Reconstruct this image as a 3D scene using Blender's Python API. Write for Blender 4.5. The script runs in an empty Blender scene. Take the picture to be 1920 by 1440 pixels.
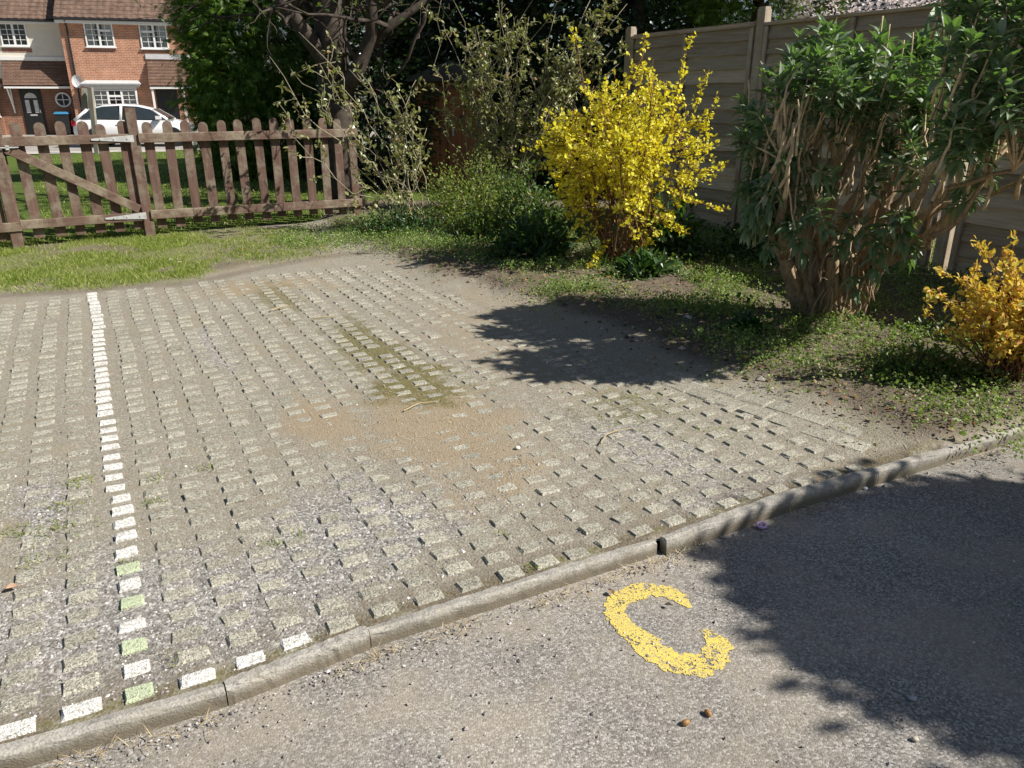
import bpy, math, random
import numpy as np
from math import radians as R, sin, cos, tan, pi
# ------------------------------------------------------------------ camera, sky, sun
S = bpy.context.scene
COL = S.collection
CAMH, PITCH, FPX = 1.37, 20.5, 1440.0
cam = bpy.data.objects.new('camera', bpy.data.cameras.new('camera'))
COL.objects.link(cam)
cam.location = (0, 0, CAMH)
cam.rotation_euler = (R(90 - PITCH), 0, 0)
cam.data.sensor_width = 36
cam.data.lens = 36 * FPX / 1920
cam.data.clip_start = 0.05
cam.data.clip_end = 1500
S.camera = cam
SUN_AZ, SUN_EL = -11.0, 43.0
sx, sy, sz = cos(R(SUN_EL)) * cos(R(SUN_AZ)), cos(R(SUN_EL)) * sin(R(SUN_AZ)), sin(R(SUN_EL))
W = bpy.data.worlds.new('World'); S.world = W; W.use_nodes = True
nt = W.node_tree; bg = nt.nodes['Background']
sky = nt.nodes.new('ShaderNodeTexSky'); sky.sky_type = 'NISHITA'; sky.sun_disc = False
sky.sun_elevation = R(SUN_EL); sky.sun_rotation = math.atan2(sx, sy)
nt.links.new(sky.outputs[0], bg.inputs[0]); bg.inputs[1].default_value = 0.052
L = bpy.data.lights.new('sun', 'SUN'); L.energy = 5.0; L.angle = R(0.53); L.color = (1, .95, .87)
sun = bpy.data.objects.new('sun', L); COL.objects.link(sun); sun.location = (8, -4, 9)
from mathutils import Vector
sun.rotation_euler = Vector((sx, sy, sz)).to_track_quat('Z', 'Y').to_euler()
S.view_settings.view_transform = 'Standard'; S.view_settings.look = 'None'
S.view_settings.exposure = 0.52; S.view_settings.gamma = 1.0; S.view_settings.use_curve_mapping = False
S.render.engine = 'CYCLES'
S.cycles.max_bounces = 6; S.cycles.transparent_max_bounces = 6

rng = np.random.default_rng(7)
# ------------------------------------------------------------------ maths helpers
def ray(u, v):
    a, b, p = u - 960, v - 720, R(PITCH)
    return np.array([a, FPX * cos(p) - b * sin(p), -FPX * sin(p) - b * cos(p)])
def G(u, v, z=0.0):                      # ground point
    r = ray(u, v); q = r * ((z - CAMH) / r[2]); return np.array([q[0], q[1], z])
def Pt(u, v, Y):                         # point at a given distance
    r = ray(u, v); q = r * Y / r[1]; return np.array([q[0], Y, q[2] + CAMH])
def unit(v):
    v = np.asarray(v, float); return v / (np.linalg.norm(v, axis=-1, keepdims=True) + 1e-12)
def hash2(ix, iy, s):
    h = np.sin(ix * 127.1 + iy * 311.7 + s * 74.7) * 43758.5453
    return h - np.floor(h)
def vnoise(x, y, s=0):
    ix, iy = np.floor(x), np.floor(y); fx, fy = x - ix, y - iy
    fx, fy = fx * fx * (3 - 2 * fx), fy * fy * (3 - 2 * fy)
    a, b = hash2(ix, iy, s), hash2(ix + 1, iy, s); c, d = hash2(ix, iy + 1, s), hash2(ix + 1, iy + 1, s)
    return (a + (b - a) * fx) * (1 - fy) + (c + (d - c) * fx) * fy
def fbm(x, y, s=0, o=4):
    t, a, n = 0, .5, 0
    for i in range(o):
        t = t + a * vnoise(x, y, s + i * 3); n += a; a *= .5; x, y = x * 2.03, y * 2.03
    return t / n
def sstep(a, b, x):
    t = np.clip((np.asarray(x, float) - a) / (b - a), 0, 1); return t * t * (3 - 2 * t)
TH = R(28.4)
D2, A2 = np.array([cos(TH), sin(TH)]), np.array([-sin(TH), cos(TH)])
ORG = np.array([-.905, 1.49])
def toda(x, y):
    return (x - ORG[0]) * D2[0] + (y - ORG[1]) * D2[1], (x - ORG[0]) * A2[0] + (y - ORG[1]) * A2[1]
def fromda(d, a, z=0.0):
    p = ORG + d * D2 + a * A2; return np.array([p[0], p[1], z])
def interp_poly(pts, x):                 # pts: list (x,y)
    p = np.array(pts); return np.interp(x, p[:, 0], p[:, 1])

# ------------------------------------------------------------------ mesh builder
class MB:
    def __init__(s): s.V = []; s.F = []; s.n = 0
    def add(s, V, F, m=0):               # F: list of face lists
        V = np.asarray(V, float); s.V.append(V)
        for f in F: s.F.append((np.asarray([f]) + s.n, m))
        s.n += len(V)
    def addarr(s, V, Fs, m=0):           # Fs: arrays (n,k)
        V = np.asarray(V, float); s.V.append(V)
        for f in Fs: s.F.append((np.asarray(f) + s.n, m))
        s.n += len(V)
    def inst(s, TV, TF, M, O, m=0):      # template instanced with matrices M (N,3,3) columns = axes
        TV = np.asarray(TV, float); N, k = len(O), len(TV)
        V = np.einsum('nij,kj->nki', M, TV) + np.asarray(O)[:, None, :]
        base = (np.arange(N) * k)[:, None, None]
        by = {}
        for f in TF: by.setdefault(len(f), []).append(f)
        s.addarr(V.reshape(-1, 3), [(np.array(g)[None] + base).reshape(-1, kk) for kk, g in by.items()], m)
    def box(s, a, b, m=0):
        (x0, y0, z0), (x1, y1, z1) = a, b
        s.add([(x0,y0,z0),(x1,y0,z0),(x1,y1,z0),(x0,y1,z0),(x0,y0,z1),(x1,y0,z1),(x1,y1,z1),(x0,y1,z1)],
              [(0,3,2,1),(4,5,6,7),(0,1,5,4),(1,2,6,5),(2,3,7,6),(3,0,4,7)], m)
    def beam(s, p, q, wdir, w, t, m=0, c=.004):   # chamfered board from p to q; wdir: width direction
        p, q = np.asarray(p, float), np.asarray(q, float); d = unit(q - p)
        wd = np.asarray(wdir, float); wd = unit(wd - d * (wd @ d)); td = np.cross(d, wd)
        w, t = w / 2, t / 2; c = min(c, w * .4, t * .4)
        pr = [(-w+c,-t),(w-c,-t),(w,-t+c),(w,t-c),(w-c,t),(-w+c,t),(-w,t-c),(-w,-t+c)]
        V = [p + a * wd + b * td for a, b in pr] + [q + a * wd + b * td for a, b in pr]
        F = [(i, (i+1) % 8, 8 + (i+1) % 8, 8 + i) for i in range(8)] + [tuple(range(7, -1, -1)), tuple(range(8, 16))]
        s.add(V, F, m)
    def prism(s, poly, y0, y1, m=0):     # poly in (x,z), extruded along y
        n = len(poly)
        V = [(x, y0, z) for x, z in poly] + [(x, y1, z) for x, z in poly]
        s.add(V, [(i, (i+1) % n, n + (i+1) % n, n + i) for i in range(n)] + [tuple(range(n-1, -1, -1)), tuple(range(n, 2*n))], m)
    def tube(s, P, r, n=6, m=0, lump=0., cap=True):
        P = np.asarray(P, float); K = len(P); r = np.broadcast_to(np.asarray(r, float), (K,))
        T = unit(np.gradient(P, axis=0)); ref = np.array([.31, .17, .93]) if abs(T[0, 2]) < .9 else np.array([.94, .2, .1])
        X = np.zeros_like(P); x = unit(np.cross(T[0], ref))
        for i in range(K):
            x = unit(x - T[i] * (x @ T[i])); X[i] = x
        Y = np.cross(T, X); an = np.arange(n) * 2 * pi / n
        rr = r[:, None] * np.ones((1, n))
        if lump:
            ph = rng.random() * 9
            rr = rr * (1 + lump * (np.sin(an * 3 + ph)[None] + .7 * np.sin(an * 5 + ph * 2)[None] + .6 * rng.normal(size=(K, n))))
        V = P[:, None] + rr[..., None] * (np.cos(an)[None, :, None] * X[:, None] + np.sin(an)[None, :, None] * Y[:, None])
        i, j = np.meshgrid(np.arange(K - 1), np.arange(n), indexing='ij'); j2 = (j + 1) % n
        F = np.stack([i*n+j, i*n+j2, (i+1)*n+j2, (i+1)*n+j], -1).reshape(-1, 4)
        Fs = [F]
        if cap: Fs.append(np.array([[(K-1)*n + k for k in range(n)]])); Fs.append(np.array([[k for k in range(n-1, -1, -1)]]))
        s.addarr(V.reshape(-1, 3), Fs, m)
    def grid(s, X, Y, Z, keep=None, m=0):
        a, b = X.shape; i, j = np.meshgrid(np.arange(a-1), np.arange(b-1), indexing='ij')
        F = np.stack([i*b+j, (i+1)*b+j, (i+1)*b+j+1, i*b+j+1], -1).reshape(-1, 4)
        if keep is not None: F = F[keep[:-1, :-1].reshape(-1)]
        s.addarr(np.stack([X, Y, Z], -1).reshape(-1, 3), [F], m)
    def mesh(s, name, off=(0, 0, 0), smooth=False):
        me = bpy.data.meshes.new(name)
        V = np.concatenate(s.V) - np.asarray(off); me.vertices.add(len(V)); me.vertices.foreach_set('co', V.ravel())
        tot = np.concatenate([np.full(len(f), f.shape[1]) for f, m in s.F]); lv = np.concatenate([f.ravel() for f, m in s.F])
        mi = np.concatenate([np.full(len(f), m) for f, m in s.F])
        me.loops.add(len(lv)); me.polygons.add(len(tot)); me.loops.foreach_set('vertex_index', lv.astype(np.int32))
        st = np.concatenate([[0], np.cumsum(tot)[:-1]])
        me.polygons.foreach_set('loop_start', st.astype(np.int32)); me.polygons.foreach_set('loop_total', tot.astype(np.int32))
        me.polygons.foreach_set('material_index', mi.astype(np.int32))
        me.polygons.foreach_set('use_smooth', np.full(len(tot), bool(smooth)))
        me.update(calc_edges=True); me.validate()
        return me
def tag(o, label=None, cat=None, group=None, kind=None):
    for k, v in (('label', label), ('category', cat), ('group', group), ('kind', kind)):
        if v: o[k] = v
    return o
def empty(name, loc, rz=0.0):
    o = bpy.data.objects.new(name, None); COL.objects.link(o); o.location = loc; o.rotation_euler = (0, 0, rz)
    o.empty_display_size = .1; return o
def obj(name, mb, mats, parent=None, loc=None, smooth=False, local=False):
    """world-space mesh; origin at the parent's base or at loc (local=True: already in the parent's own axes)"""
    off = (0, 0, 0)
    if parent is not None and not local:
        q = parent
        off = np.zeros(3)
        while q is not None: off = off + np.array(q.location); q = q.parent
    elif loc is not None: off = loc
    me = mb.mesh(name, off, smooth)
    for m in (mats if isinstance(mats, (list, tuple)) else [mats]): me.materials.append(m)
    o = bpy.data.objects.new(name, me); COL.objects.link(o)
    if parent is not None: o.parent = parent
    elif loc is not None: o.location = loc
    return o

# ------------------------------------------------------------------ material helpers
class NT:
    def __init__(s, name, rough=.8, spec=.3):
        s.m = bpy.data.materials.new(name); s.m.use_nodes = True; s.t = s.m.node_tree
        s.b = s.t.nodes['Principled BSDF']; s.b.inputs['Roughness'].default_value = rough
        s.b.inputs['Specular IOR Level'].default_value = spec
        s.out = s.t.nodes['Material Output']
        s.tc = s.t.nodes.new('ShaderNodeTexCoord'); s.co = s.tc.outputs['Object']
    def node(s, t, **k):
        n = s.t.nodes.new(t)
        for a, b in k.items(): setattr(n, a, b)
        return n
    def link(s, a, b): s.t.links.new(a, b)
    def mapping(s, sc=(1,1,1), rot=(0,0,0)):
        n = s.node('ShaderNodeMapping'); s.link(s.co, n.inputs[0]); n.inputs['Scale'].default_value = sc; n.inputs['Rotation'].default_value = rot
        return n.outputs[0]
    def noise(s, scale, detail=4, rough=.55, co=None):
        n = s.node('ShaderNodeTexNoise'); s.link(co or s.co, n.inputs['Vector'])
        n.inputs['Scale'].default_value = scale; n.inputs['Detail'].default_value = detail; n.inputs['Roughness'].default_value = rough
        return n.outputs[0]
    def voro(s, scale, out='Color', co=None, feature='F1'):
        n = s.node('ShaderNodeTexVoronoi', feature=feature); s.link(co or s.co, n.inputs['Vector']); n.inputs['Scale'].default_value = scale
        return n.outputs[out]
    def ramp(s, fac, stops, interp='LINEAR'):
        n = s.node('ShaderNodeValToRGB'); s.link(fac, n.inputs[0]); r = n.color_ramp; r.interpolation = interp
        while len(r.elements) < len(stops): r.elements.new(.5)
        for e, (p, c) in zip(r.elements, stops):
            e.position = p; e.color = (c[0], c[1], c[2], 1) if hasattr(c, '__len__') else (c, c, c, 1)
        return n.outputs[0]
    def mix(s, fac, a, b, mode='MIX'):
        n = s.node('ShaderNodeMix', data_type='RGBA', blend_type=mode)
        for i, v in ((0, fac), (6, a), (7, b)):
            if hasattr(v, 'is_output'): s.link(v, n.inputs[i])
            elif i == 0: n.inputs[0].default_value = v
            else: n.inputs[i].default_value = (*v, 1)
        return n.outputs[2]
    def math(s, op, a, b=0.0):
        n = s.node('ShaderNodeMath', operation=op)
        for i, v in ((0, a), (1, b)):
            if hasattr(v, 'is_output'): s.link(v, n.inputs[i])
            else: n.inputs[i].default_value = v
        return n.outputs[0]
    def attr(s, name, ch=None):
        n = s.node('ShaderNodeAttribute', attribute_name=name)
        if ch is None: return n.outputs['Color']
        q = s.node('ShaderNodeSeparateColor'); s.link(n.outputs['Color'], q.inputs[0]); return q.outputs[ch]
    def island(s):
        return s.node('ShaderNodeNewGeometry').outputs['Random Per Island']
    def color(s, c):
        if hasattr(c, 'is_output'): s.link(c, s.b.inputs['Base Color'])
        else: s.b.inputs['Base Color'].default_value = (*c, 1)
        return s
    def bump(s, h, strength=.5, dist=.01):
        n = s.node('ShaderNodeBump'); s.link(h, n.inputs['Height']); n.inputs['Strength'].default_value = strength; n.inputs['Distance'].default_value = dist
        s.link(n.outputs[0], s.b.inputs['Normal']); return s
    def translucent(s, col, fac):
        t = s.node('ShaderNodeBsdfTranslucent'); mx = s.node('ShaderNodeMixShader'); mx.inputs[0].default_value = fac
        if hasattr(col, 'is_output'): s.link(col, t.inputs[0])
        else: t.inputs[0].default_value = (*col, 1)
        s.link(s.b.outputs[0], mx.inputs[1]); s.link(t.outputs[0], mx.inputs[2]); s.link(mx.outputs[0], s.out.inputs[0]); return s
def plain(name, c, rough=.6, spec=.3, var=.12, scale=6, bump=0):
    k = NT(name, rough, spec); n = k.noise(scale, 5)
    c = np.array(c); k.color(k.ramp(n, [(.3, c * (1 - var)), (.7, np.minimum(c * (1 + var), 1))]))
    if bump: k.bump(k.noise(scale * 8, 4), bump, .004)
    return k.m
def leafmat(name, stops, trans=.3, rough=.45, spec=.4, tcol=None):
    k = NT(name, rough, spec); c = k.ramp(k.island(), stops); k.color(c)
    k.translucent(tcol if tcol else k.mix(1.0, c, (1.0, 1.0, .45), 'MULTIPLY'), trans); return k.m
def woodmat(name, base, grey, axis, amt=.5, rough=.75):
    """axis: scale triple, small along the grain"""
    k = NT(name, rough, .25); mp = k.mapping(axis)
    g = k.noise(3.0, 6, .65, mp); b = np.array(base)
    c = k.ramp(g, [(.25, b * .6), (.5, b), (.75, np.minimum(b * 1.45, 1))])
    wear = k.ramp(k.noise(5.0, 6, .7), [(.5 - amt * .25, 0.), (.62, 1.)])
    k.color(k.mix(k.math('MULTIPLY', wear, .8), c, grey)); k.bump(g, .5, .004); return k.m

# ------------------------------------------------------------------ materials
def m_asphalt():
    k = NT('worn_tarmac', .85, .25)
    cell = k.node('ShaderNodeTexVoronoi'); k.link(k.co, cell.inputs['Vector']); cell.inputs['Scale'].default_value = 190
    q = k.node('ShaderNodeSeparateColor'); k.link(cell.outputs['Color'], q.inputs[0])
    stone = k.ramp(q.outputs[0], [(0, (.15, .14, .127)), (.3, (.24, .224, .20)), (.7, (.34, .318, .288)), (1, (.56, .53, .49))])
    fine = k.ramp(k.noise(420, 3), [(.3, .55), (.7, 1.25)])
    c = k.mix(1.0, stone, fine, 'MULTIPLY')
    dust = k.ramp(k.noise(2.6, 6, .62), [(.42, 0.), (.68, .75)])
    c = k.mix(dust, c, k.mix(k.noise(260, 3), (.28, .24, .18), (.37, .32, .255)))
    blot = k.ramp(k.noise(1.3, 4), [(.35, .82), (.65, 1.12)])
    c = k.mix(1.0, c, blot, 'MULTIPLY'); k.color(c)
    h = k.math('ADD', k.math('MULTIPLY', k.math('SUBTRACT', 1.0, cell.outputs['Distance']), 1.0), k.math('MULTIPLY', k.noise(300, 3), .5))
    k.bump(h, .5, .003); return k.m
def m_earth():
    k = NT('dusty_earth', .92, .15)
    n1 = k.noise(5, 7, .65); n2 = k.noise(70, 5, .7)
    dirt = k.mix(n1, (.205, .178, .125), (.295, .262, .19))
    dirt = k.mix(k.ramp(n2, [(.35, .0), (.75, .55)]), dirt, (.375, .34, .275))
    vor = k.node('ShaderNodeTexVoronoi'); k.link(k.co, vor.inputs['Vector']); vor.inputs['Scale'].default_value = 120
    q = k.node('ShaderNodeSeparateColor'); k.link(vor.outputs['Color'], q.inputs[0])
    grav = k.ramp(q.outputs[0], [(0, (.11, .105, .10)), (.4, (.25, .24, .225)), (.8, (.38, .365, .345)), (1, (.62, .60, .57))])
    edge = k.ramp(k.noise(40, 4), [(.3, -.25), (.7, .25)])
    def soft(ch_attr, ch, lo=.35, hi=.65):
        return k.ramp(k.math('ADD', k.attr(ch_attr, ch), edge), [(lo, 0.), (hi, 1.)])
    c = k.mix(k.math('MULTIPLY', k.attr('m1', 0), .9), dirt, k.mix(n2, (.26, .195, .115), (.36, .28, .18)))
    c = k.mix(k.math('MULTIPLY', k.attr('m1', 1), .85), c, grav)
    mo = k.ramp(k.math('MULTIPLY', k.attr('m1', 2), k.ramp(k.noise(60, 4), [(.3, .2), (.6, 1.)])), [(.15, 0.), (.7, .9)])
    c = k.mix(mo, c, k.mix(n2, (.10, .09, .035), (.17, .15, .05)))
    soil = k.mix(k.ramp(k.noise(90, 5, .7), [(.4, 0.), (.8, 1.)]), (.10, .08, .058), (.28, .232, .175))
    c = k.mix(k.ramp(k.attr('m2', 0), [(.1, 0.), (.8, 1.)]), c, soil)
    c = k.mix(k.ramp(k.attr('m2', 1), [(.1, 0.), (.9, .8)]), c, k.mix(n2, (.10, .13, .03), (.19, .19, .07)))
    k.color(c)
    k.bump(k.math('ADD', k.math('MULTIPLY', vor.outputs['Distance'], -.6), k.math('MULTIPLY', n2, 1.0)), .8, .006); return k.m
def m_block(name, a, b, paint=None, wear=.5):
    k = NT(name, .88, .2)
    sp = k.ramp(k.voro(210), [(.15, np.array(a) * .55), (.45, a), (.8, b), (1, (.62, .58, .48))])
    c = k.mix(1.0, sp, k.ramp(k.noise(160, 4), [(.3, .75), (.7, 1.18)]), 'MULTIPLY')
    lich = k.ramp(k.noise(45, 5, .7), [(.58, 0.), (.68, .7)])
    c = k.mix(lich, c, (.52, .50, .42)); rust = k.ramp(k.noise(24, 5, .7), [(.66, 0.), (.75, .5)]); c = k.mix(rust, c, (.36, .24, .09))
    isl = k.ramp(k.island(), [(0, .84), (1, 1.12)]); c = k.mix(1.0, c, isl, 'MULTIPLY')
    if paint:
        f = k.ramp(k.noise(110, 6, .75), [(wear - .08, 1.), (wear + .06, .0)]); c = k.mix(f, c, k.mix(k.noise(12), np.array(paint) * .9, paint))
    k.color(c); k.bump(k.voro(240, 'Distance'), .7, .003); return k.m
M = {}
M['road'] = m_asphalt(); M['earth'] = m_earth()
M['block'] = m_block('aggregate_block', (.32, .302, .242), (.45, .432, .36))
M['white_block'] = m_block('white_painted_block', (.30, .27, .2), (.4, .37, .3), (.74, .735, .71), .56)
M['green_block'] = m_block('pale_green_painted_block', (.30, .27, .2), (.4, .37, .3), (.50, .58, .38), .56)
def m_kerb():
    k = NT('kerb_concrete', .88, .2)
    c = k.ramp(k.voro(230), [(.1, (.25, .235, .205)), (.5, (.38, .36, .32)), (1, (.48, .455, .41))])
    c = k.mix(1.0, c, k.ramp(k.noise(9, 6, .7), [(.3, .7), (.7, 1.15)]), 'MULTIPLY')
    dirt = k.ramp(k.noise(18, 6, .7), [(.5, 0.), (.7, .7)]); c = k.mix(dirt, c, (.26, .225, .165)); sx_ = k.node('ShaderNodeSeparateXYZ'); k.link(k.co, sx_.inputs[0]); low = k.ramp(k.math('ADD', sx_.outputs[2], k.math('MULTIPLY', k.noise(30, 5), .03)), [(.035, .85), (.062, 0.)]); c = k.mix(low, c, (.15, .125, .085)); k.color(c)  # low: splashed dirt plus painted shade, darkening the road-side face below the top
    k.bump(k.math('ADD', k.voro(190, 'Distance'), k.noise(40, 5)), .35, .003); return k.m
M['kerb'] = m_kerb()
M['yellow_paint'] = None
k = NT('worn_yellow_paint', .7, .3); c = k.mix(k.noise(180, 4), (.62, .46, .07), (.80, .64, .16)); k.color(k.mix(k.ramp(k.noise(210, 4), [(.48, 0.), (.60, .85)]), c, (.27, .24, .20))); k.bump(k.voro(190, 'Distance'), .4, .003); M['yellow_paint'] = k.m
M['picket'] = woodmat('weathered_brown_paint', (.125, .076, .058), (.22, .19, .14), (9, 9, .7), .1)
M['rail'] = woodmat('weathered_brown_rail', (.135, .086, .064), (.28, .24, .175), (1.2, 1.2, 12), .2)
M['fencewood'] = woodmat('grey_brown_fence_board', (.36, .27, .18), (.44, .37, .28), (1.0, 1.0, 14), .4)
M['fencepost'] = woodmat('grey_brown_fence_post', (.36, .28, .20), (.48, .43, .35), (14, 14, .8), .4)
k = NT('grey_brown_waney_board', .8, .2); mp = k.mapping((1.2, 1.2, 16)); g_ = k.noise(3.0, 6, .65, mp)
c = k.ramp(g_, [(.25, (.36, .275, .185)), (.5, (.56, .45, .325)), (.75, (.70, .60, .47))]); c = k.mix(k.ramp(k.noise(4, 6, .7), [(.45, 0.), (.65, .7)]), c, (.50, .43, .33))
c = k.mix(1.0, c, k.ramp(k.island(), [(0, .46), (1, 1.15)]), 'MULTIPLY'); k.color(k.mix(k.ramp(k.voro(9, 'Distance'), [(.03, .75), (.05, 0.)]), c, (.10, .06, .04))); k.bump(g_, .7, .006); M['board'] = k.m
M['steel'] = plain('galvanised_steel', (.42, .42, .41), .45, .5, .2, 20)
M['shedwood'] = woodmat('red_brown_shed_wood', (.26, .105, .045), (.2, .1, .05), (10, 10, .6), .2)
M['bark_dark'] = plain('dark_bark', (.065, .052, .042), .9, .2, .45, 12, .8)
def m_peel():
    k = NT('peeling_tan_bark', .85, .2); mp = k.mapping((26, 26, 3.2)); g = k.noise(2.2, 7, .7, mp)
    k.color(k.ramp(g, [(.28, (.17, .11, .065)), (.45, (.42, .30, .19)), (.62, (.60, .46, .31)), (.8, (.72, .60, .44))])); k.bump(g, 1.0, .035); return k.m
M['peel'] = m_peel()
M['stem_tan'] = plain('tan_stem', (.50, .39, .25), .8, .2, .35, 30, .4)
M['stem_red'] = plain('red_brown_stem', (.22, .115, .06), .75, .25, .4, 25, .3)
M['stem_pale'] = plain('pale_cane', (.33, .29, .20), .75, .25, .35, 20, .3)
M['stem_dark'] = plain('dark_twig', (.10, .075, .05), .8, .2, .35, 20, .3)
M['yleaf'] = leafmat('golden_leaf', [(0, (.74, .60, .02)), (.4, (.86, .79, .09)), (.8, (.88, .84, .17)), (1, (.62, .66, .08))], .38, .5, .3, (.95, .86, .03))
M['bleaf'] = leafmat('grey_green_lance_leaf', [(0, (.10, .155, .075)), (.5, (.18, .255, .135)), (.9, (.30, .375, .235)), (1, (.46, .50, .38))], .34, .42, .5, (.16, .32, .04))
M['oleaf'] = leafmat('amber_leaf', [(0, (.66, .46, .07)), (.35, (.70, .55, .10)), (.5, (.34, .38, .09)), (.66, (.55, .50, .11)), (.8, (.68, .40, .09)), (.92, (.64, .26, .08)), (1, (.6, .3, .1))], .34, .5, .35, (.9, .66, .07))
M['rleaf'] = leafmat('olive_rose_leaf', [(0, (.16, .19, .06)), (.5, (.27, .29, .11)), (.85, (.36, .37, .17)), (1, (.30, .18, .09))], .25, .35, .6, (.35, .38, .06))
M['gleaf'] = leafmat('mid_green_leaf', [(0, (.035, .075, .018)), (.5, (.07, .13, .03)), (.9, (.13, .19, .05)), (1, (.28, .23, .05))], .28, .45, .45, (.22, .36, .04))
M['lgleaf'] = leafmat('yellow_green_leaf', [(0, (.07, .13, .025)), (.5, (.15, .23, .05)), (.85, (.25, .32, .08)), (1, (.42, .33, .09))], .3, .45, .45, (.4, .5, .06))
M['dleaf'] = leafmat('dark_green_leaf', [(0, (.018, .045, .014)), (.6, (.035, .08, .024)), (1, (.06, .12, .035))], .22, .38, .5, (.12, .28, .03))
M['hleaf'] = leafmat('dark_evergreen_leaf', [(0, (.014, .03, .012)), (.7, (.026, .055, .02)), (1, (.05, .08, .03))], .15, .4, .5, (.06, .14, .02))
M['cleaf'] = leafmat('cypress_spray', [(0, (.03, .075, .018)), (.5, (.075, .155, .028)), (.85, (.16, .27, .04)), (1, (.28, .34, .05))], .28, .5, .3, (.3, .45, .03))
M['weed'] = leafmat('weed_leaf', [(0, (.08, .15, .03)), (.5, (.17, .26, .06)), (.85, (.28, .36, .12)), (1, (.42, .42, .2))], .3, .5, .35, (.35, .5, .06))
M['grass'] = leafmat('grass_blade', [(0, (.11, .17, .025)), (.45, (.20, .27, .045)), (.8, (.33, .36, .09)), (1, (.52, .46, .22))], .35, .5, .35, (.4, .55, .06))
M['blossom'] = leafmat('white_blossom', [(0, (.75, .68, .68)), (1, (.85, .82, .80))], .3, .6, .2, (.9, .8, .8))
M['straw'] = leafmat('straw', [(0, (.30, .22, .12)), (.6, (.46, .37, .22)), (1, (.60, .52, .36))], .1, .7, .2)
M['litter'] = leafmat('dead_leaf', [(0, (.10, .06, .035)), (.5, (.24, .14, .07)), (.9, (.36, .24, .14)), (1, (.45, .16, .05))], .15, .7, .2)
k = NT('gravel_chip', .85, .25); k.color(k.ramp(k.island(), [(0, (.17, .16, .155)), (.45, (.27, .255, .245)), (.85, (.45, .43, .41)), (1, (.74, .72, .70))])); M['chip'] = k.m

# ------------------------------------------------------------------ ground layout
RZ = -.044                                                  # road level
KERB = [G(*p)[:2] for p in [(0, 1410), (420, 1290), (690, 1183), (1235, 1012), (1450, 938), (1640, 886), (1885, 812)]]
KERB = [KERB[0] + (KERB[0] - KERB[1]) * 1.6] + KERB          # extend to the left
KERB = KERB + [KERB[-1] + (KERB[-1] - KERB[-2]) * .6]
KDA = np.array([toda(*p) for p in KERB])
def kerb_a(d): return np.interp(d, KDA[:, 0], KDA[:, 1])
EDGE = np.array([toda(*G(*p)[:2]) for p in [(1700, 862), (1640, 838), (1300, 715), (1120, 640), (1000, 590), (900, 560), (745, 505)]])   # d falls as a rises
def edge_d(a): return np.interp(a, EDGE[:, 1], EDGE[:, 0])
TOP = [(0, 552), (120, 548), (230, 538), (350, 530), (480, 502), (600, 480), (720, 470)]
TOPD = np.array([toda(*G(*p)[:2]) for p in TOP])
def top_a(d): return np.interp(d, TOPD[:, 0], TOPD[:, 1])
FP0, FP1, FP2 = np.array([-4.72, 7.34]), np.array([-3.76, 8.02]), np.array([-1.85, 9.25])     # picket posts
FU = unit(FP2 - FP0); FN = np.array([-FU[1], FU[0]])
def lawn_q(x, y): return (x - FP1[0]) * FN[0] + (y - FP1[1]) * FN[1]
def H(x, y):                                                # broad terrain
    q = lawn_q(x, y)
    return .02 * sstep(0, 1, q) - .36 * sstep(2, 19, q)
FD = np.array([cos(R(-61.5)), sin(R(-61.5))])               # panel fence direction (towards the camera)
FPO = np.array([2.34, 7.87])
def masks(x, y):
    d, a = toda(x, y)
    wob = (fbm(x * 1.7, y * 1.7, 11) - .5) * .5
    bed = sstep(.0, .40, d - edge_d(a) + wob * .6) * sstep(-.05, .1, a - kerb_a(d))     # flower bed
    ld = np.clip(d, -9, 2.0)
    gr = sstep(-.12, .22, a - top_a(ld) + wob * .55)
    gr = gr * (1 - sstep(1.4, 2.4, d))
    bald = sstep(.56, .70, fbm(x * 2.2, y * 2.2, 31)) * sstep(-1.9, -.6, d)
    grass = gr * (1 - .85 * bald) * (1 - sstep(.5, 1.3, d) * .5)
    return d, a, bed, gr, grass
def spot(x, y, u, v, ru, rv):                               # elliptic patch given by ground centre, radii in d / a metres
    c = G(u, v); dd, aa = toda(x, y); cd, ca = toda(c[0], c[1])
    r = np.hypot((dd - cd) / ru, (aa - ca) / rv) + (fbm(x * 3, y * 3, 17) - .5) * 1.1 + (fbm(x * 11, y * 11, 19) - .5) * .9
    return 1 - sstep(.25, 1.35, r)
def car_z(x, y):                                            # surface height of the parking bay earth
    d, a, bed, gr, grass = masks(x, y)
    z = (fbm(x * 9, y * 9, 3) - .5) * .007 + (fbm(x * 1.6, y * 1.6, 5) - .5) * .006
    bur = np.maximum.reduce([spot(x, y, 850, 800, .45, .8), spot(x, y, 470, 545, .7, .55) * .8, spot(x, y, 900, 640, .35, 1.3) * .7, spot(x, y, 1000, 760, .3, .5) * .8, spot(x, y, 620, 800, .25, .4) * .8,
                             spot(x, y, 60, 560, 1.2, .15), sstep(-.22, .02, d - edge_d(a) + (fbm(x*3, y*3, 8)-.5)*.3) * .9, spot(x, y, 90, 780, .2, .6) * .4, spot(x, y, 280, 640, .1, 1.2) * .4])
    z = z + .0075 * bur * (1 - .8 * np.exp(-(d / .06) ** 2))
    z = z + (bed * (.03 + .05 * fbm(x * 2.5, y * 2.5, 21))) + gr * .018
    z = z + np.where(bed > .3, (fbm(x * 22, y * 22, 23) - .5) * .03 * bed, 0)
    return z, bur
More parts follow.
